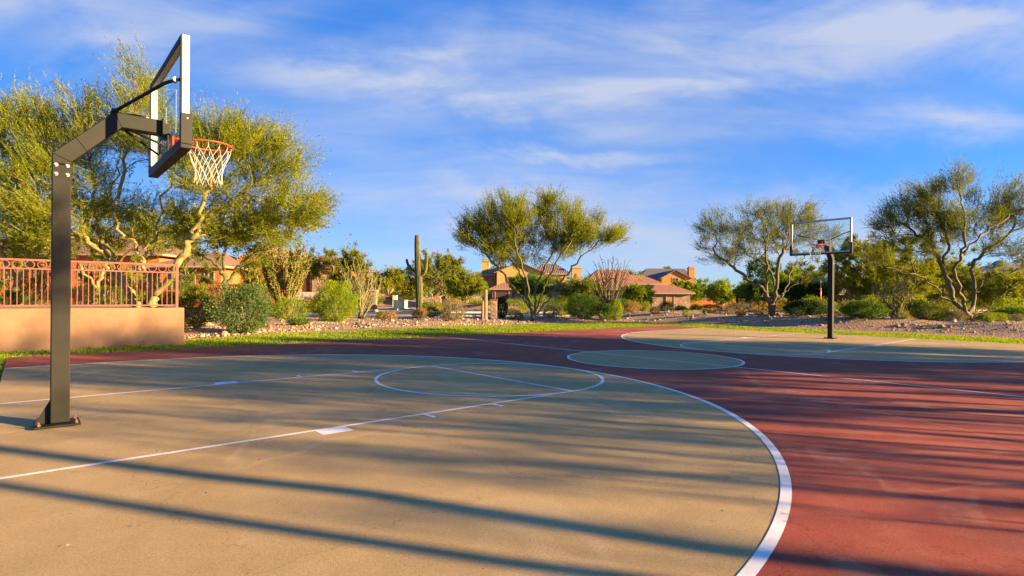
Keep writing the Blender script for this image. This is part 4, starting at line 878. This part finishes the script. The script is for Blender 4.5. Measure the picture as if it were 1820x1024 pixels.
def scrub():
    rng = np.random.default_rng(55); Q_, D_, S_ = [], [], []
    for i in range(520):
        px = rng.uniform(-250, 2100); Y = rng.uniform(62, 170); X = (px - 910) / 1000 * Y; tall = np.interp(px, [-250, 560, 900, 1000, 1300, 1400, 2100], [4.5, 3.4, 2.6, 2.4, 2.6, 5.5, 6.0]); h = tall * rng.uniform(.45, 1.05) * (Y / 95) ** .8; w = h * rng.uniform(.7, 1.3)
        if 850 < px < 1245 and Y < 132 or -200 < px < 625 and Y < 72 or abs(Y - float(road_y(X))) < 7: continue
        n = 170; d = unit(rng.normal(size=(n, 3))); d[:, 2] = np.abs(d[:, 2]); rr = rng.uniform(.5, 1.05, n)[:, None]
        Q_.append(np.array([X, Y, H1(X, Y)]) + d * rr * np.array([w, w, h]) + np.array([0, 0, -.1])); D_.append(unit(d + rng.normal(0, .6, (n, 3)))); S_.append(np.full(n, .32 * Y / 90))
    q = quads(np.concatenate(Q_), np.concatenate(D_), np.concatenate(S_), np.concatenate(S_) * .55, rng)
    tag(np_mesh('desert_scrub', q, 4, M['lf_olv']), 'far off desert scrub filling the land behind the houses and trees', 'scrub', kind='stuff')
scrub()
# --- ocotillos and the saguaro
def px_oco(label, px, Y, top, spx, n, cane, seed, leaf=None, r=.02, lean=(0, 0), **kw):
    loc = P(px, Y, -.03); h = Q(px, top, Y).z - loc.z; return ocotillo('ocotillo', label, loc, h, spx * Y / 1000, n, cane, seed, leaf, r, lean, **kw)
px_oco('tallest tan ocotillo, a dense sheaf of upright canes left of the globe shrub', 508, 30, 420, 40, 80, 'cane', 101, 'lf_olv', r=.026, wob=.10, curve=.15, leafn=150, lf0=.45)
px_oco('leaning bundle of bare ocotillo canes right of the globe shrub', 640, 31, 505, 14, 22, 'cane_gr', 102, None, r=.024, lean=(.55, 0), wob=.04)
px_oco('wispy green ocotillo with long spread canes above the globe shrub', 640, 44, 448, 44, 24, 'cane_gr', 103, 'lf_olv', r=.036, wob=.12, leafn=50)
px_oco('dark caned ocotillo fanning out before the terracotta roofed house', 1082, 33, 446, 40, 50, 'cane_dk', 104, 'lf_grn', r=.027, wob=.07, curve=.1, leafn=8)
px_oco('tan caned ocotillo with low spreading stems on the right berm', 1592, 27, 486, 34, 44, 'cane_gr', 105, 'lf_olv', r=.026, wob=.05, leafn=24)
px_oco('thin leafless ocotillo against sky left of the saguaro', 668, 52, 462, 28, 12, 'cane_gr', 106, None, r=.034, wob=.14)
def saguaro():
    Y = 47; l = P(746, Y); t = thing('saguaro_cactus', 'tall ribbed saguaro cactus with two raised arms', 'cactus', l)
    def ribbed(name, pts, rad, ribs):
        pts = smooth_poly(pts, 2); n = ribs * 4; v, f = [], []; prev = None
        for i, p_ in enumerate(pts):
            tg = Vector(pts[min(i + 1, len(pts) - 1)] - pts[max(0, i - 1)]).normalized(); x = (Vector((0, 1, 0)).cross(tg) if prev is None else prev - tg * prev.dot(tg)).normalized(); prev = x; y = tg.cross(x)
            u = i / (len(pts) - 1); r0 = float(np.interp(u, [q_[0] for q_ in rad], [q_[1] for q_ in rad]))
            for j in range(n):
                a = 2 * math.pi * j / n; r = r0 * .88 * (1 + .15 * math.cos(a * ribs)); v.append(tuple(Vector(p_) + (x * math.cos(a) + y * math.sin(a)) * r))
        for i in range(len(pts) - 1):
            for j in range(n): f.append((i * n + j, i * n + (j + 1) % n, (i + 1) * n + (j + 1) % n, (i + 1) * n + j))
        b = MB(); b.add(v, f + [tuple(range((len(pts) - 1) * n, len(pts) * n))]); return b.build(name, M['saguaro'], t, smooth=True)
    pp = lambda *a: [np.array(x) for x in lim(l, Y, *a)]
    ribbed('stem', pp((746, 552), (745.5, 530), (745, 505), (743, 480), (742, 450), (741.5, 432), (741.5, 421), (741.5, 419), (741.5, 418)), [(0, .30), (.25, .30), (.45, .26), (.8, .20), (.95, .17), (.985, .11), (1, .03)], 14)
    ribbed('arm', pp((743, 492), (750, 490, -.05), (756, 484, -.1), (758, 470, -.1), (758.5, 458, -.1), (758.5, 451, -.1), (758.5, 449, -.1)), [(0, .11), (.3, .14), (.85, .13), (.96, .09), (1, .03)], 10)
    ribbed('arm', pp((743, 484), (735, 482, .1), (728, 476, .15), (724, 468, .15), (723, 462, .15), (723, 460.5, .15)), [(0, .09), (.4, .115), (.85, .105), (.96, .08), (1, .03)], 10)
saguaro()
# ================================================================ HOUSES
def house_box(parent, name, m, px0, px1, Y, zb, zt, depth):
    b = MB(); x0 = Q(px0, 520, Y).x; x1 = Q(px1, 520, Y).x; b.box((x0, Y, zb), (x1, Y + depth, zt)); return b.build(name, m, parent)
def hip(parent, m, px0, px1, Y, depth, ze, zr, oh=.6, inset=None, name='roof', rp=None):
    x0 = Q(px0, 520, Y).x - oh; x1 = Q(px1, 520, Y).x + oh; y0, y1 = Y - oh, Y + depth + oh; ym = (y0 + y1) / 2
    inset = (y1 - y0) / 2 if inset is None else inset
    r0, r1 = (x0 + inset, x1 - inset) if rp is None else (Q(rp[0], 520, ym).x, Q(rp[1], 520, ym).x)
    if r1 < r0 + .2: r0 = r1 = (r0 + r1) / 2; r0 -= .1; r1 += .1
    b = MB(); v = [(x0, y0, ze), (x1, y0, ze), (x1, y1, ze), (x0, y1, ze), (r0, ym, zr), (r1, ym, zr)]
    b.add(v, [(0, 1, 5, 4), (1, 2, 5), (2, 3, 4, 5), (3, 0, 4)]); o = b.build(name, m, parent)
    c = MB(); c.box((x0 + .01, y0 + .01, ze - .20), (x1 - .01, y1 - .01, ze - .012)); c.build('fascia', M['fascia'], parent); return o
def gable_front(parent, m, wm, px0, px1, Y, depth, zb, ze, zr, pk=None, oh=.5):
    x0 = Q(px0, 520, Y).x; x1 = Q(px1, 520, Y).x; xm = (x0 + x1) / 2 if pk is None else Q(pk, 520, Y).x
    b = MB(); poly = [(x0, zb), (x1, zb), (x1, ze), (xm, zr - .08), (x0, ze)]; n = 5
    b.add([(x, Y, z) for x, z in poly] + [(x, Y + depth, z) for x, z in poly], [tuple(range(n)), tuple(reversed(range(n, 2 * n)))] + [(i, n + i, n + (i + 1) % n, (i + 1) % n) for i in range(n)])
    w = b.build('wall', wm, parent); r = MB(); th = .16
    sl0 = (zr - ze) / (xm - x0); sl1 = (zr - ze) / (x1 - xm)
    for (xa, za, xb, zb_) in ((x0 - oh, ze - oh * sl0, xm, zr), (xm, zr, x1 + oh, ze - oh * sl1)):
        y0, y1 = Y - oh, Y + depth
        r.add([(xa, y0, za), (xb, y0, zb_), (xb, y1, zb_), (xa, y1, za), (xa, y0, za + th), (xb, y0, zb_ + th), (xb, y1, zb_ + th), (xa, y1, za + th)], [(0, 3, 2, 1), (4, 5, 6, 7), (0, 1, 5, 4), (1, 2, 6, 5), (2, 3, 7, 6), (3, 0, 4, 7)])
    r.build('roof', m, parent); return w
def window(parent, px0, px1, py0, py1, Y, arch=False):
    a, c = Q(px0, py1, Y), Q(px1, py0, Y); f = MB(); t = .10; y0, y1 = Y - .07, Y - .003
    f.box((a.x, y0, a.z), (a.x + t, y1, c.z)); f.box((c.x - t, y0, a.z), (c.x, y1, c.z)); f.box((a.x + t, y0, a.z), (c.x - t, y1, a.z + t)); f.box((a.x + t, y0, c.z - t), (c.x - t, y1, c.z))
    xm = (a.x + c.x) / 2; f.box((xm - .03, y0 + .01, a.z + t), (xm + .03, y1 - .01, c.z - t)); o = f.build('window', M['fascia'], parent)
    p = MB(); p.box((a.x + t, Y - .03, a.z + t), (c.x - t, Y - .004, c.z - t)); p.build('pane', M['window'], o)
def opening(parent, name, m, px0, px1, py0, py1, Y, out=.05, frame=True):
    a, c = Q(px0, py1, Y), Q(px1, py0, Y); p = MB(); p.box((a.x, Y - out, a.z), (c.x, Y - .003, c.z)); o = p.build(name, m, parent)
    if frame:
        f = MB(); t = .14; y0, y1 = Y - out - .06, Y - .0035
        f.box((a.x - t, y0, a.z), (a.x - .002, y1, c.z + t)); f.box((c.x + .002, y0, a.z), (c.x + t, y1, c.z + t)); f.box((a.x, y0, c.z + .002), (c.x, y1, c.z + t)); f.build('frame', M['fascia'], o)
    return o
def chimney(parent, m, px0, px1, Y, ytop, ybot, cap=True):
    a, c = Q(px0, ybot, Y), Q(px1, ytop, Y); b = MB(); d = c.x - a.x; b.box((a.x, Y, a.z), (c.x, Y + d, c.z - .35)); o = b.build('chimney', m, parent)
    k = MB(); k.box((a.x - .12, Y - .12, c.z - .348), (c.x + .12, Y + d + .12, c.z - .1)); k.box((a.x + .1, Y + .1, c.z - .098), (c.x - .1, Y + d - .1, c.z + .15)); k.build('cap', m, o)
zq = lambda px, py, Y: Q(px, py, Y).z
# left: orange stucco house beyond the street
hs = thing('stucco_house', 'orange stucco house with clay tile roofs behind the left trees', 'house', P(250, 56))
house_box(hs, 'wall', M['ostucco'], -150, 282, 52, .2, zq(60, 452, 52), 11); hip(hs, M['tile_pale'], -150, 282, 52, 11, zq(60, 450, 52), zq(60, 417, 57), .8)
for a in ((6, 24), (60, 78), (140, 160), (232, 250)): window(hs, a[0], a[1], 470, 498, 52)
house_box(hs, 'garage_wall', M['ostucco'], 284, 392, 49, .2, zq(330, 473, 49), 9); hip(hs, M['tile_pale'], 284, 392, 49, 9, zq(330, 472, 49), zq(330, 446, 53), .7)
opening(hs, 'garage_door', M['door'], 308, 345, 482, 514, 49); window(hs, 362, 382, 482, 500, 49)
gable_front(hs, M['tile_pale'], M['ostucco'], 424, 500, 54, 12, .5, zq(460, 463, 54), zq(460, 439, 54), 466); opening(hs, 'door', M['door'], 440, 456, 474, 516, 54); window(hs, 472, 486, 476, 498, 54)
house_box(hs, 'entry_wall', M['ostucco'], 500, 611, 57, .8, zq(560, 474, 57), 10); hip(hs, M['tile_pale'], 500, 611, 57, 10, zq(560, 473, 57), zq(560, 452, 62), .7)
opening(hs, 'entry_door', M['door'], 537, 552, 482, 518, 57); a = Q(556, 520, 57); c = Q(588, 488, 57)
b = MB(); b.box((a.x, 56.75, .9), (c.x, 56.997, c.z)); b.build('stone_panel', M['veneer'], hs); a = Q(597, 520, 57); c = Q(606, 481, 57)
b = MB(); b.box((a.x, 56.5, .9), (c.x, 56.996, c.z)); b.build('pilaster', M['ostucco2'], hs)
b = MB(); a = Q(524, 520, 55)
for i in range(3): b.box((a.x - .3 * i, 55.2 - .45 * i, .3), (a.x + 2.6 + .2 * i, 56.7 - .001 * i, zq(540, 519, 55) - .22 * i))
b.build('steps', M['concrete'], hs)
# yellow two-storey house
hy = thing('stucco_house', 'yellow two storey house with chimneys behind the vase shaped tree', 'house', P(940, 96)); Zb = -1.2
gable_front(hy, M['tile_brown'], M['ystucco'], 883, 964, 95, 14, Zb, zq(920, 484, 95), zq(920, 466, 95), 922)
house_box(hy, 'wing_wall', M['tile_grey'] if False else M['stucco'], 857, 882.6, 97, Zb, zq(868, 489, 97), 10); hip(hy, M['tile_grey'], 857, 905, 97, 10, zq(868, 488, 97), zq(868, 468, 102), .6, rp=(884, 898))
window(hy, 862, 868, 492, 503, 97); window(hy, 873, 879, 492, 503, 97)
house_box(hy, 'right_wall', M['ystucco'], 964.3, 1008, 96, Zb, zq(980, 487, 96), 12); hip(hy, M['tile_brown'], 950, 1008, 96, 12, zq(980, 486, 96), zq(980, 469, 102), .6, inset=2.0)
chimney(hy, M['ystucco'], 856, 870, 99, 462, 500); chimney(hy, M['ystucco'], 886, 895, 103, 461, 480); chimney(hy, M['pstucco'], 1016, 1033, 97, 474, 560)
house_box(hy, 'porch_wall', M['pstucco'], 875, 930, 88, Zb, zq(890, 514, 88), 6); hip(hy, M['tile'], 875, 930, 88, 6.5, zq(890, 513, 88), zq(890, 499, 91), .5)
opening(hy, 'porch_shade_panel', M['door'], 881, 904, 518, 545, 88); window(hy, 908, 916, 518, 532, 88)  # solid dark panel, its colour stands for the shade inside the porch
house_box(hy, 'lower_wall', M['pstucco'], 968, 1034, 87, Zb, zq(1000, 515, 87), 7); hip(hy, M['tile'], 968, 1034, 87, 7, zq(1000, 514, 87), zq(1000, 501, 91), .5)
opening(hy, 'garage_door', M['garage'], 986, 1010, 522, 548, 87)
for a in ((900, 912), (930, 942)): window(hy, a[0], a[1], 492, 503, 95)
# terracotta-roofed house with stone garage
ht = thing('stucco_house', 'single storey house with wide terracotta hip roof and stone garage', 'house', P(1130, 80))
house_box(ht, 'wall', M['pstucco'], 1037, 1128, 80, -1, zq(1080, 514, 80), 13); hip(ht, M['tile'], 1037, 1128, 80, 13, zq(1080, 513, 80), zq(1080, 479, 86), .7, rp=(1062, 1114))
house_box(ht, 'side_wall', M['pstucco'], 1128.4, 1172, 82, -1, zq(1150, 505, 82), 9); hip(ht, M['tile'], 1100, 1172, 82, 9, zq(1150, 504, 82), zq(1150, 489, 86), .6, rp=(1110, 1142))
house_box(ht, 'garage_wall', M['veneer'], 1159, 1226, 75, -1, zq(1190, 521, 75), 9); hip(ht, M['tile'], 1159, 1226, 75, 6.5, zq(1190, 520, 75), zq(1190, 507, 79), .6, rp=(1164, 1196))
window(ht, 1052, 1066, 520, 534, 80); window(ht, 1100, 1112, 520, 534, 80); opening(ht, 'recess', M['stucco'], 1185, 1197, 524, 544, 75, out=.06); window(ht, 1141, 1150, 520, 533, 79.99)
# far orange gabled house
ho = thing('stucco_house', 'bright orange gabled house with chimney and grey roof, farthest back', 'house', P(1190, 126))
gable_front(ho, M['tile_grey'], M['ostucco2'], 1176, 1226, 122, 10, -1.5, zq(1200, 494, 122), zq(1200, 481, 122), 1200)
house_box(ho, 'wall', M['ostucco2'], 1138, 1236, 126, -1.5, zq(1180, 497, 126), 12); hip(ho, M['tile_grey'], 1138, 1232, 126, 12, zq(1180, 496, 126), zq(1180, 477.5, 132), .6, rp=(1150, 1216))
chimney(ho, M['ostucco2'], 1224.5, 1235, 124, 475, 505); window(ho, 1194, 1206, 494, 502, 122)
# low house behind the right hoop
hr = thing('stucco_house', 'low tan house with grey brown roof behind right hoop', 'house', P(1510, 70))
house_box(hr, 'wall', M['stucco'], 1482, 1552, 68, -1, zq(1510, 523, 68), 8); hip(hr, M['tile_brown'], 1482, 1552, 68, 8, zq(1510, 522, 68), zq(1510, 504, 72), .6, rp=(1500, 1530)); window(hr, 1496, 1508, 526, 536, 68); opening(hr, 'door', M['door'], 1526, 1534, 526, 545, 68)
for h_ in (hs, hy, ht, ho, hr): rebase(h_)
# long orange garden wall
b = MB(); p0 = P(1228, 88); p1 = P(1450, 88); z1 = zq(1330, 532, 88); b.box((p0.x, 88, -1.5), (p1.x, 88.25, z1 - .08)); gw = thing('garden_wall', 'long orange stucco garden wall running behind round trees', 'wall', (p0.x, 88, -1)); gw_m = Matrix.Translation((-p0.x, -88, 1))
for v_ in range(len(b.v)): b.v[v_] = tuple(gw_m @ Vector(b.v[v_]))
b.build('wall_panel', M['ostucco'], gw); c = MB(); c.box((-.05, -.06, z1 - .079 + 1), (p1.x - p0.x + .05, .31, z1 + 1)); c.build('coping', M['fascia'], gw)
def px_part(t, name, m, px0, px1, py0, py1, Y, depth, bevel=0.0):
    """box seen between photo columns and rows at distance Y, local to its thing"""
    a, c = Q(px0, py1, Y), Q(px1, py0, Y); b = MB(); L_ = Vector(t.location); b.box(Vector((a.x, Y, a.z)) - L_, Vector((c.x, Y + depth, c.z)) - L_); return b.build(name, m, t, bevel=bevel)
# ================================================================ STREET FURNITURE
t = thing('utility_cabinet', 'pale green utility cabinet on gravel left of the saguaro', 'utility cabinet', P(712, 48)); t.rotation_euler = (0, 0, R(38)); z_ = t.location.z
b = MB(); b.box((-.45, -.45, -.1), (.45, .45, .72)); bd = b.build('body', M['ubox'], t, bevel=.02); b = MB(); b.box((-.48, -.48, .7215), (.48, .48, .76)); b.build('lid', M['ubox'], t, bevel=.01); b = MB(); b.box((-.56, -.56, -.12), (.56, .56, .05)); b.build('plinth', M['concrete'], t)
b = MB(); b.box((-.008, -.4525, .08), (.008, -.4505, .70)); b.box((.05, -.475, .36), (.09, -.4505, .44)); b.build('door_seam', M['rust'], bd)
t = thing('utility_cabinet', 'small pale utility box behind the green cabinet', 'utility cabinet', P(702, 51)); b = MB(); b.box((-.2, -.2, -.1), (.2, .2, 1.0)); b.build('body', M['ubox'], t, bevel=.03); b = MB(); b.box((-.23, -.23, 1.002), (.23, .23, 1.05)); b.build('lid', M['ubox'], t)
t = thing('mailbox_pillar', 'small stucco mailbox pillar with rounded top right of the saguaro', 'mailbox', P(777, 50)); b = MB()
b.box((-.35, -.3, -.1), (.35, .3, .62)); b.build('pillar', M['stucco'], t, bevel=.02); b = MB(); b.tube([(0, -.301, .62), (0, .301, .62)], .34, 20); b.build('rounded_top', M['stucco'], t); b = MB(); b.box((-.17, -.32, .35), (.17, -.303, .62)); b.build('mail_door', M['fascia'], t)
t = thing('stone_pillar', 'stone veneer pillar beyond the street right of the globe shrub', 'pillar', P(665, 49)); b = MB(); b.box((-.22, -.22, -.2), (.22, .22, 1.55)); b.build('shaft', M['veneer'], t, bevel=.02); b = MB(); b.box((-.30, -.30, 1.552), (.30, .30, 1.70)); b.build('cap', M['fascia'], t, bevel=.02)
t = thing('wooden_post', 'weathered split wooden post standing at the lawn edge', 'post', P(861, 29.5)); hh = zq(861, 515, 29.5) - t.location.z
b = MB(); b.tube([(.06, .05, -.1), (.06, .05, hh * .5), (.05, .05, hh)], [.11, .105, .10], 9); b.build('post', M['wood'], t); b = MB(); b.tube([(-.09, -.08, -.1), (-.085, -.08, hh * .62)], [.07, .065], 8); b.build('split_stake', M['wood'], t)
t = thing('stone_pedestal', 'squat stone clad pedestal with dark cap beside the wooden post', 'pedestal', P(878, 30)); hh = zq(878, 534, 30) - t.location.z
b = MB(); b.box((-.17, -.17, -.1), (.17, .17, hh)); b.build('shaft', M['veneer'], t, bevel=.015); b = MB(); b.box((-.20, -.20, hh + .002), (.20, .20, hh + .07)); b.build('cap', M['rust'], t, bevel=.01); b = MB(); b.tube([(-.1, 0, hh + .071), (-.1, 0, hh + .13)], .06, 10); b.build('lamp_stub', M['black'], t)
# stop sign with street-name blade
def text_obj(body, size, m, parent, loc, rot, ext=.002, name='lettering'):
    cu = bpy.data.curves.new('lettering', 'FONT'); cu.body = body; cu.size = size; cu.align_x = 'CENTER'; cu.align_y = 'CENTER'; cu.extrude = ext
    o = bpy.data.objects.new('lettering', cu); COL.objects.link(o); dg = bpy.context.evaluated_depsgraph_get(); me = bpy.data.meshes.new_from_object(o.evaluated_get(dg)); bpy.data.objects.remove(o)
    me.materials.clear(); me.materials.append(m); o = bpy.data.objects.new(name, me); link(o, parent); o.location = loc; o.rotation_euler = rot; return o
t = thing('stop_sign', 'red stop sign on a post turned sideways, behind the distant hoop', 'sign', P(1459, 37), R(58)); zc = zq(1459, 522, 37) - t.location.z
b = MB(); b.box((-.03, .002, -.2), (.03, .05, zc + 1.15)); b.build('post', M['rust'], t)
r_ = .40; oc = [(r_ * math.cos(R(22.5 + 45 * i)), r_ * math.sin(R(22.5 + 45 * i))) for i in range(8)]
b = MB(); n = 8; b.add([(x, -.012, zc + z) for x, z in oc] + [(x, 0, zc + z) for x, z in oc], [tuple(range(8)), tuple(reversed(range(8, 16)))] + [(i, 8 + i, 8 + (i + 1) % 8, (i + 1) % 8) for i in range(8)]); sg = b.build('sign_face', M['signred'], t)
b = MB()
for i in range(8):
    (xa, za), (xb, zb_) = oc[i], oc[(i + 1) % 8]; b.add([(xa * .97, -.0145, zc + za * .97), (xb * .97, -.0145, zc + zb_ * .97), (xb * .91, -.0145, zc + zb_ * .91), (xa * .91, -.0145, zc + za * .91)], [(0, 1, 2, 3)])
b.build('border', M['white'], sg); text_obj('STOP', .30, M['white'], sg, (0, -.0145, zc), (R(90), 0, 0))
b = MB(); b.box((-.32, .004, zc + .70), (.32, .014, zc + .86)); o = b.build('street_name_blade', M['signgreen'], t); b = MB(); b.box((-.005, -.30, zc + .88), (.005, .40, zc + 1.04)); b.build('street_name_blade', M['signgreen'], t)
t = thing('swing_gate', 'low dark steel swing gate in front of the orange garden wall', 'gate', P(1310, 62)); zg = zq(1340, 529, 62) - t.location.z
b = MB(); b.box((-.09, -.09, -.5), (.09, .09, zg + .15)); b.build('post', M['black'], t); b = MB(); b.box((.092, -.05, zg - .10), (4.1, .05, zg + .06)); b.build('bar', M['black'], t); b = MB(); b.box((1.8, -.045, zg - .42), (3.3, .045, zg - .102)); b.build('panel', M['black'], t); b = MB(); b.box((4.102, -.08, -.5), (4.26, .08, zg + .1)); b.build('latch_post', M['black'], t)
# ================================================================ ROCKS, GRAVEL, LITTER
def rock_mesh(name, rng, s):
    bm = bmesh.new(); bmesh.ops.create_icosphere(bm, subdivisions=2, radius=1); k = rng.normal(0, 1, (6, 3)); k = unit(k); a = rng.uniform(-.28, .28, 6)
    for v in bm.verts:
        d = np.array(v.co); v.co = Vector(d * (1 + sum(x * max(0, d @ y) ** 2 for x, y in zip(a, k)) + rng.normal(0, .025)) * np.array(s))
    me = bpy.data.meshes.new(name); bm.to_mesh(me); bm.free(); me.materials.append(M['stone']); return me
rng = np.random.default_rng(77); protos = [rock_mesh('rock', rng, (1, rng.uniform(.7, 1), rng.uniform(.5, .75))) for _ in range(6)]
def rock(px, Y, size, label, group='pale rocks scattered over the desert gravel'):
    p_ = P(px, Y); o = bpy.data.objects.new('rock', protos[int(rng.integers(6))]); link(o); o.location = (p_.x, p_.y, p_.z + size * .15); o.rotation_euler = (rng.uniform(-.3, .3), rng.uniform(-.3, .3), rng.uniform(0, 6.28)); o.scale = (size,) * 3
    tag(o, label, 'rock', group)
rock(399, 18.3, .17, 'rounded pinkish rock on gravel in front of the large dense shrub')
rock(668, 45.8, .32, 'flat boulder on the sandy bank left of the green cabinet')
for _ in range(110):
    px = rng.uniform(335, 1810); cand = rng.uniform(.0, 1.0) ** 1.5
    lo = np.interp(px, [330, 480, 700, 1000, 1200, 1400, 1820], [17, 20, 24.5, 29.3, 30.2, 26.3, 20.4]); Y_ = lo + cand * 8
    rock(px, Y_, rng.uniform(.05, .15), 'pale rounded rock lying on the desert gravel behind the lawn')
def gravel():
    rng = np.random.default_rng(9); n = 15000; px = rng.uniform(300, 1900, n); lo = np.interp(px, [300, 480, 700, 1000, 1200, 1400, 1820, 1900], [16.4, 19.5, 23.9, 28.8, 29.7, 25.7, 19.8, 19.0]); Y = lo + (rng.random(n) ** 1.6) * 11
    X = (px - 910) / 1000 * Y; ok = (np.abs(Y - road_y(X)) > 4.6); patch = np.sin(X * 1.1 + 2 * np.sin(Y * .9)) + np.sin(Y * 1.7 + X * .4); ok &= patch > rng.uniform(-2.0, 1.2, n); ok &= rng.random(n) < np.interp(px, [300, 600, 1000, 1250, 1900], [.5, .9, .9, .5, .3])
    X, Y = X[ok], Y[ok]; n = len(X); Z = hgt(X, Y); s = rng.lognormal(math.log(.031), .5, n).clip(.015, .12)
    base = np.array([(1, 0, 0), (-.9, .2, .05), (.1, 1, 0), (0, -1, .1), (.1, .1, .75), (0, 0, -.6)]); F = np.array([(0, 2, 4), (2, 1, 4), (1, 3, 4), (3, 0, 4), (2, 0, 5), (1, 2, 5), (3, 1, 5), (0, 3, 5)])
    a = rng.uniform(0, 6.28, n); c, s_ = np.cos(a), np.sin(a); B = base[None] * (1 + rng.normal(0, .18, (n, 6, 3))); V = np.stack([B[..., 0] * c[:, None] - B[..., 1] * s_[:, None], B[..., 0] * s_[:, None] + B[..., 1] * c[:, None], B[..., 2]], -1) * s[:, None, None]
    V += np.stack([X, Y, Z + s * .1], 1)[:, None]; faces = (F[None] + (np.arange(n) * 6)[:, None, None]).reshape(-1, 3)
    tag(np_mesh('gravel', V.reshape(-1, 3), 3, M['gravel'], faces=faces), 'loose pale stones covering the desert beds behind the lawn', 'gravel', kind='stuff')
M['gravel'] = leaf_mat('loose_gravel', (0.16, 0.105, 0.065), (0.31, 0.215, 0.135), (0.52, 0.42, 0.31), 0.0)
gravel()
def litter():
    rng = np.random.default_rng(4); n = 330; x = rng.uniform(-1.8, 14, n); y = rng.uniform(-8, 8, n); near = rng.random(n) < .6; x[near] = rng.uniform(-1.5, 5, near.sum()); y[near] = rng.uniform(-6, 3, near.sum())
    p = np.stack([TX + CY_ * x - SY_ * y, TY + SY_ * x + CY_ * y, np.full(n, .016)], 1); d = unit(np.stack([rng.normal(size=n), rng.normal(size=n), rng.normal(0, .12, n)], 1))
    q = quads(p, d, rng.uniform(.008, .034, n), rng.uniform(.003, .010, n), rng); q[:, 2] = np.maximum(q[:, 2], .0135)
    tag(np_mesh('leaf_litter', q, 4, M['litter']), 'tiny dry leaves and twigs scattered on the court', 'leaf litter', kind='stuff')
litter()
# ================================================================ TREES ON THE SUNNY SIDE, right of the frame (they shade the court)
src = {o['label']: o for o in bpy.data.objects if o.get('category') == 'tree'}
vase = src['open vase shaped palo verde mid picture in front of the yellow house']; gn = src['sparse gnarled palo verde left of the distant hoop']; br = src['broad many limbed palo verde at far right with sunlit trunks']; tall = src['tall yellow green palo verde with three trunks at right end of fence']
SHADE = [
    (gn, 21.0, 4.3, 1.16, 40), (br, 26.5, 5.4, 1.10, 200), (vase, 20.0, 8.2, .9, 75), (br, 28, 9.4, 1.12, 150)]
for i, (s_, X_, Y_, sc_, rz) in enumerate(SHADE):
    c = copy_tree(s_); c.location = (X_, Y_, H1(X_, Y_)); c.rotation_euler = (0, 0, R(rz)); c.scale = (sc_,) * 3
    c['label'] = 'palo verde on the sunny side of the court, beyond the right edge'; c['group'] = 'trees shading the court from the right'
def bare_trunk(X_, Y_, h, r, lean, seed):
    l = (X_, Y_, H1(X_, Y_)); rg = random.Random(seed)
    tree('desert_tree', 'slender high crowned tree right of the frame, casting a long trunk shadow', 'tree', l, [[(0, 0, -.1), (lean * .2, 0, h * .35), (lean * .6, .05, h * .7), (lean, 0, h)]],
         [((lean, 0, h + .9), (1.5, 1.5, 1.0), 70)], seed, r, 'dk_bark', 'lf_olv', twigs=4, leaves=11, tl=.5, ll=.08, lw=.024, group='trees shading the court from the right')
bare_trunk(13.6, -.85, 5.2, .085, .3, 301); bare_trunk(12.2, -.93, 5.0, .065, -.4, 302)
def sparse_tree(k, X_, h, seed):
    """leggy many limbed tree whose limbs throw long thin shadows"""
    rg = random.Random(seed); Y_ = k - .3057 * X_; l = (X_, Y_, H1(X_, Y_)); li, bl = [], []
    for i in range(6):
        a = 2 * math.pi * (i + rg.random()) / 6; s_ = rg.uniform(.5, 1.7); hh = h * rg.uniform(.75, 1.05); li.append([(0, 0, -.1), (s_ * .2 * math.cos(a), s_ * .2 * math.sin(a), hh * .3), (s_ * .6 * math.cos(a), s_ * .6 * math.sin(a), hh * .65), (s_ * math.cos(a), s_ * math.sin(a), hh)])
        bl.append(((s_ * math.cos(a), s_ * math.sin(a), hh), (.7, .7, .6), 5))
    tree('desert_tree', 'leggy open tree right of the frame, its limbs striping the court with shadow', 'tree', l, li, bl, seed, .10, 'dk_bark', 'lf_olv', twigs=3, leaves=11, tl=.5, ll=.08, lw=.02, group='trees shading the court from the right')
for k_, X_, h_, sd in ((5.5, 16, 4.6, 311), (6.7, 18, 5.0, 312), (7.4, 14.5, 4.4, 313), (8.3, 17, 4.8, 314), (4.7, 19, 5.2, 315), (9.2, 15, 4.6, 316), (6.1, 12.6, 3.4, 317), (7.0, 21, 5.6, 318), (4.5, 23, 5.6, 319)): sparse_tree(k_, X_, h_, sd)
# unseen spiky plant added right of the frame for its pointed shadows
def added_spiky_plant():
    l = (8.9, 1.75, H1(8.9, 1.75)); t = thing('added_spiky_plant', 'unseen spiky plant added beyond the right edge for its pointed shadows', 'plant', l); rg = np.random.default_rng(8); n = 20; a = rg.uniform(0, 6.28, n); el = rg.uniform(.25, 1.5, n)
    d = np.stack([np.cos(a) * np.cos(el), np.sin(a) * np.cos(el), np.sin(el)], 1); p = np.tile(np.array([0, 0, .25]), (n, 1)); np_mesh('leaves', quads(p, d, rg.uniform(1.0, 1.6, n), .15, rg), 4, M['lf_grn'], t); b = MB(); b.tube([(0, 0, -.1), (0, 0, .3)], .12, 8); b.build('stem', M['br_bark'], t)
added_spiky_plant()
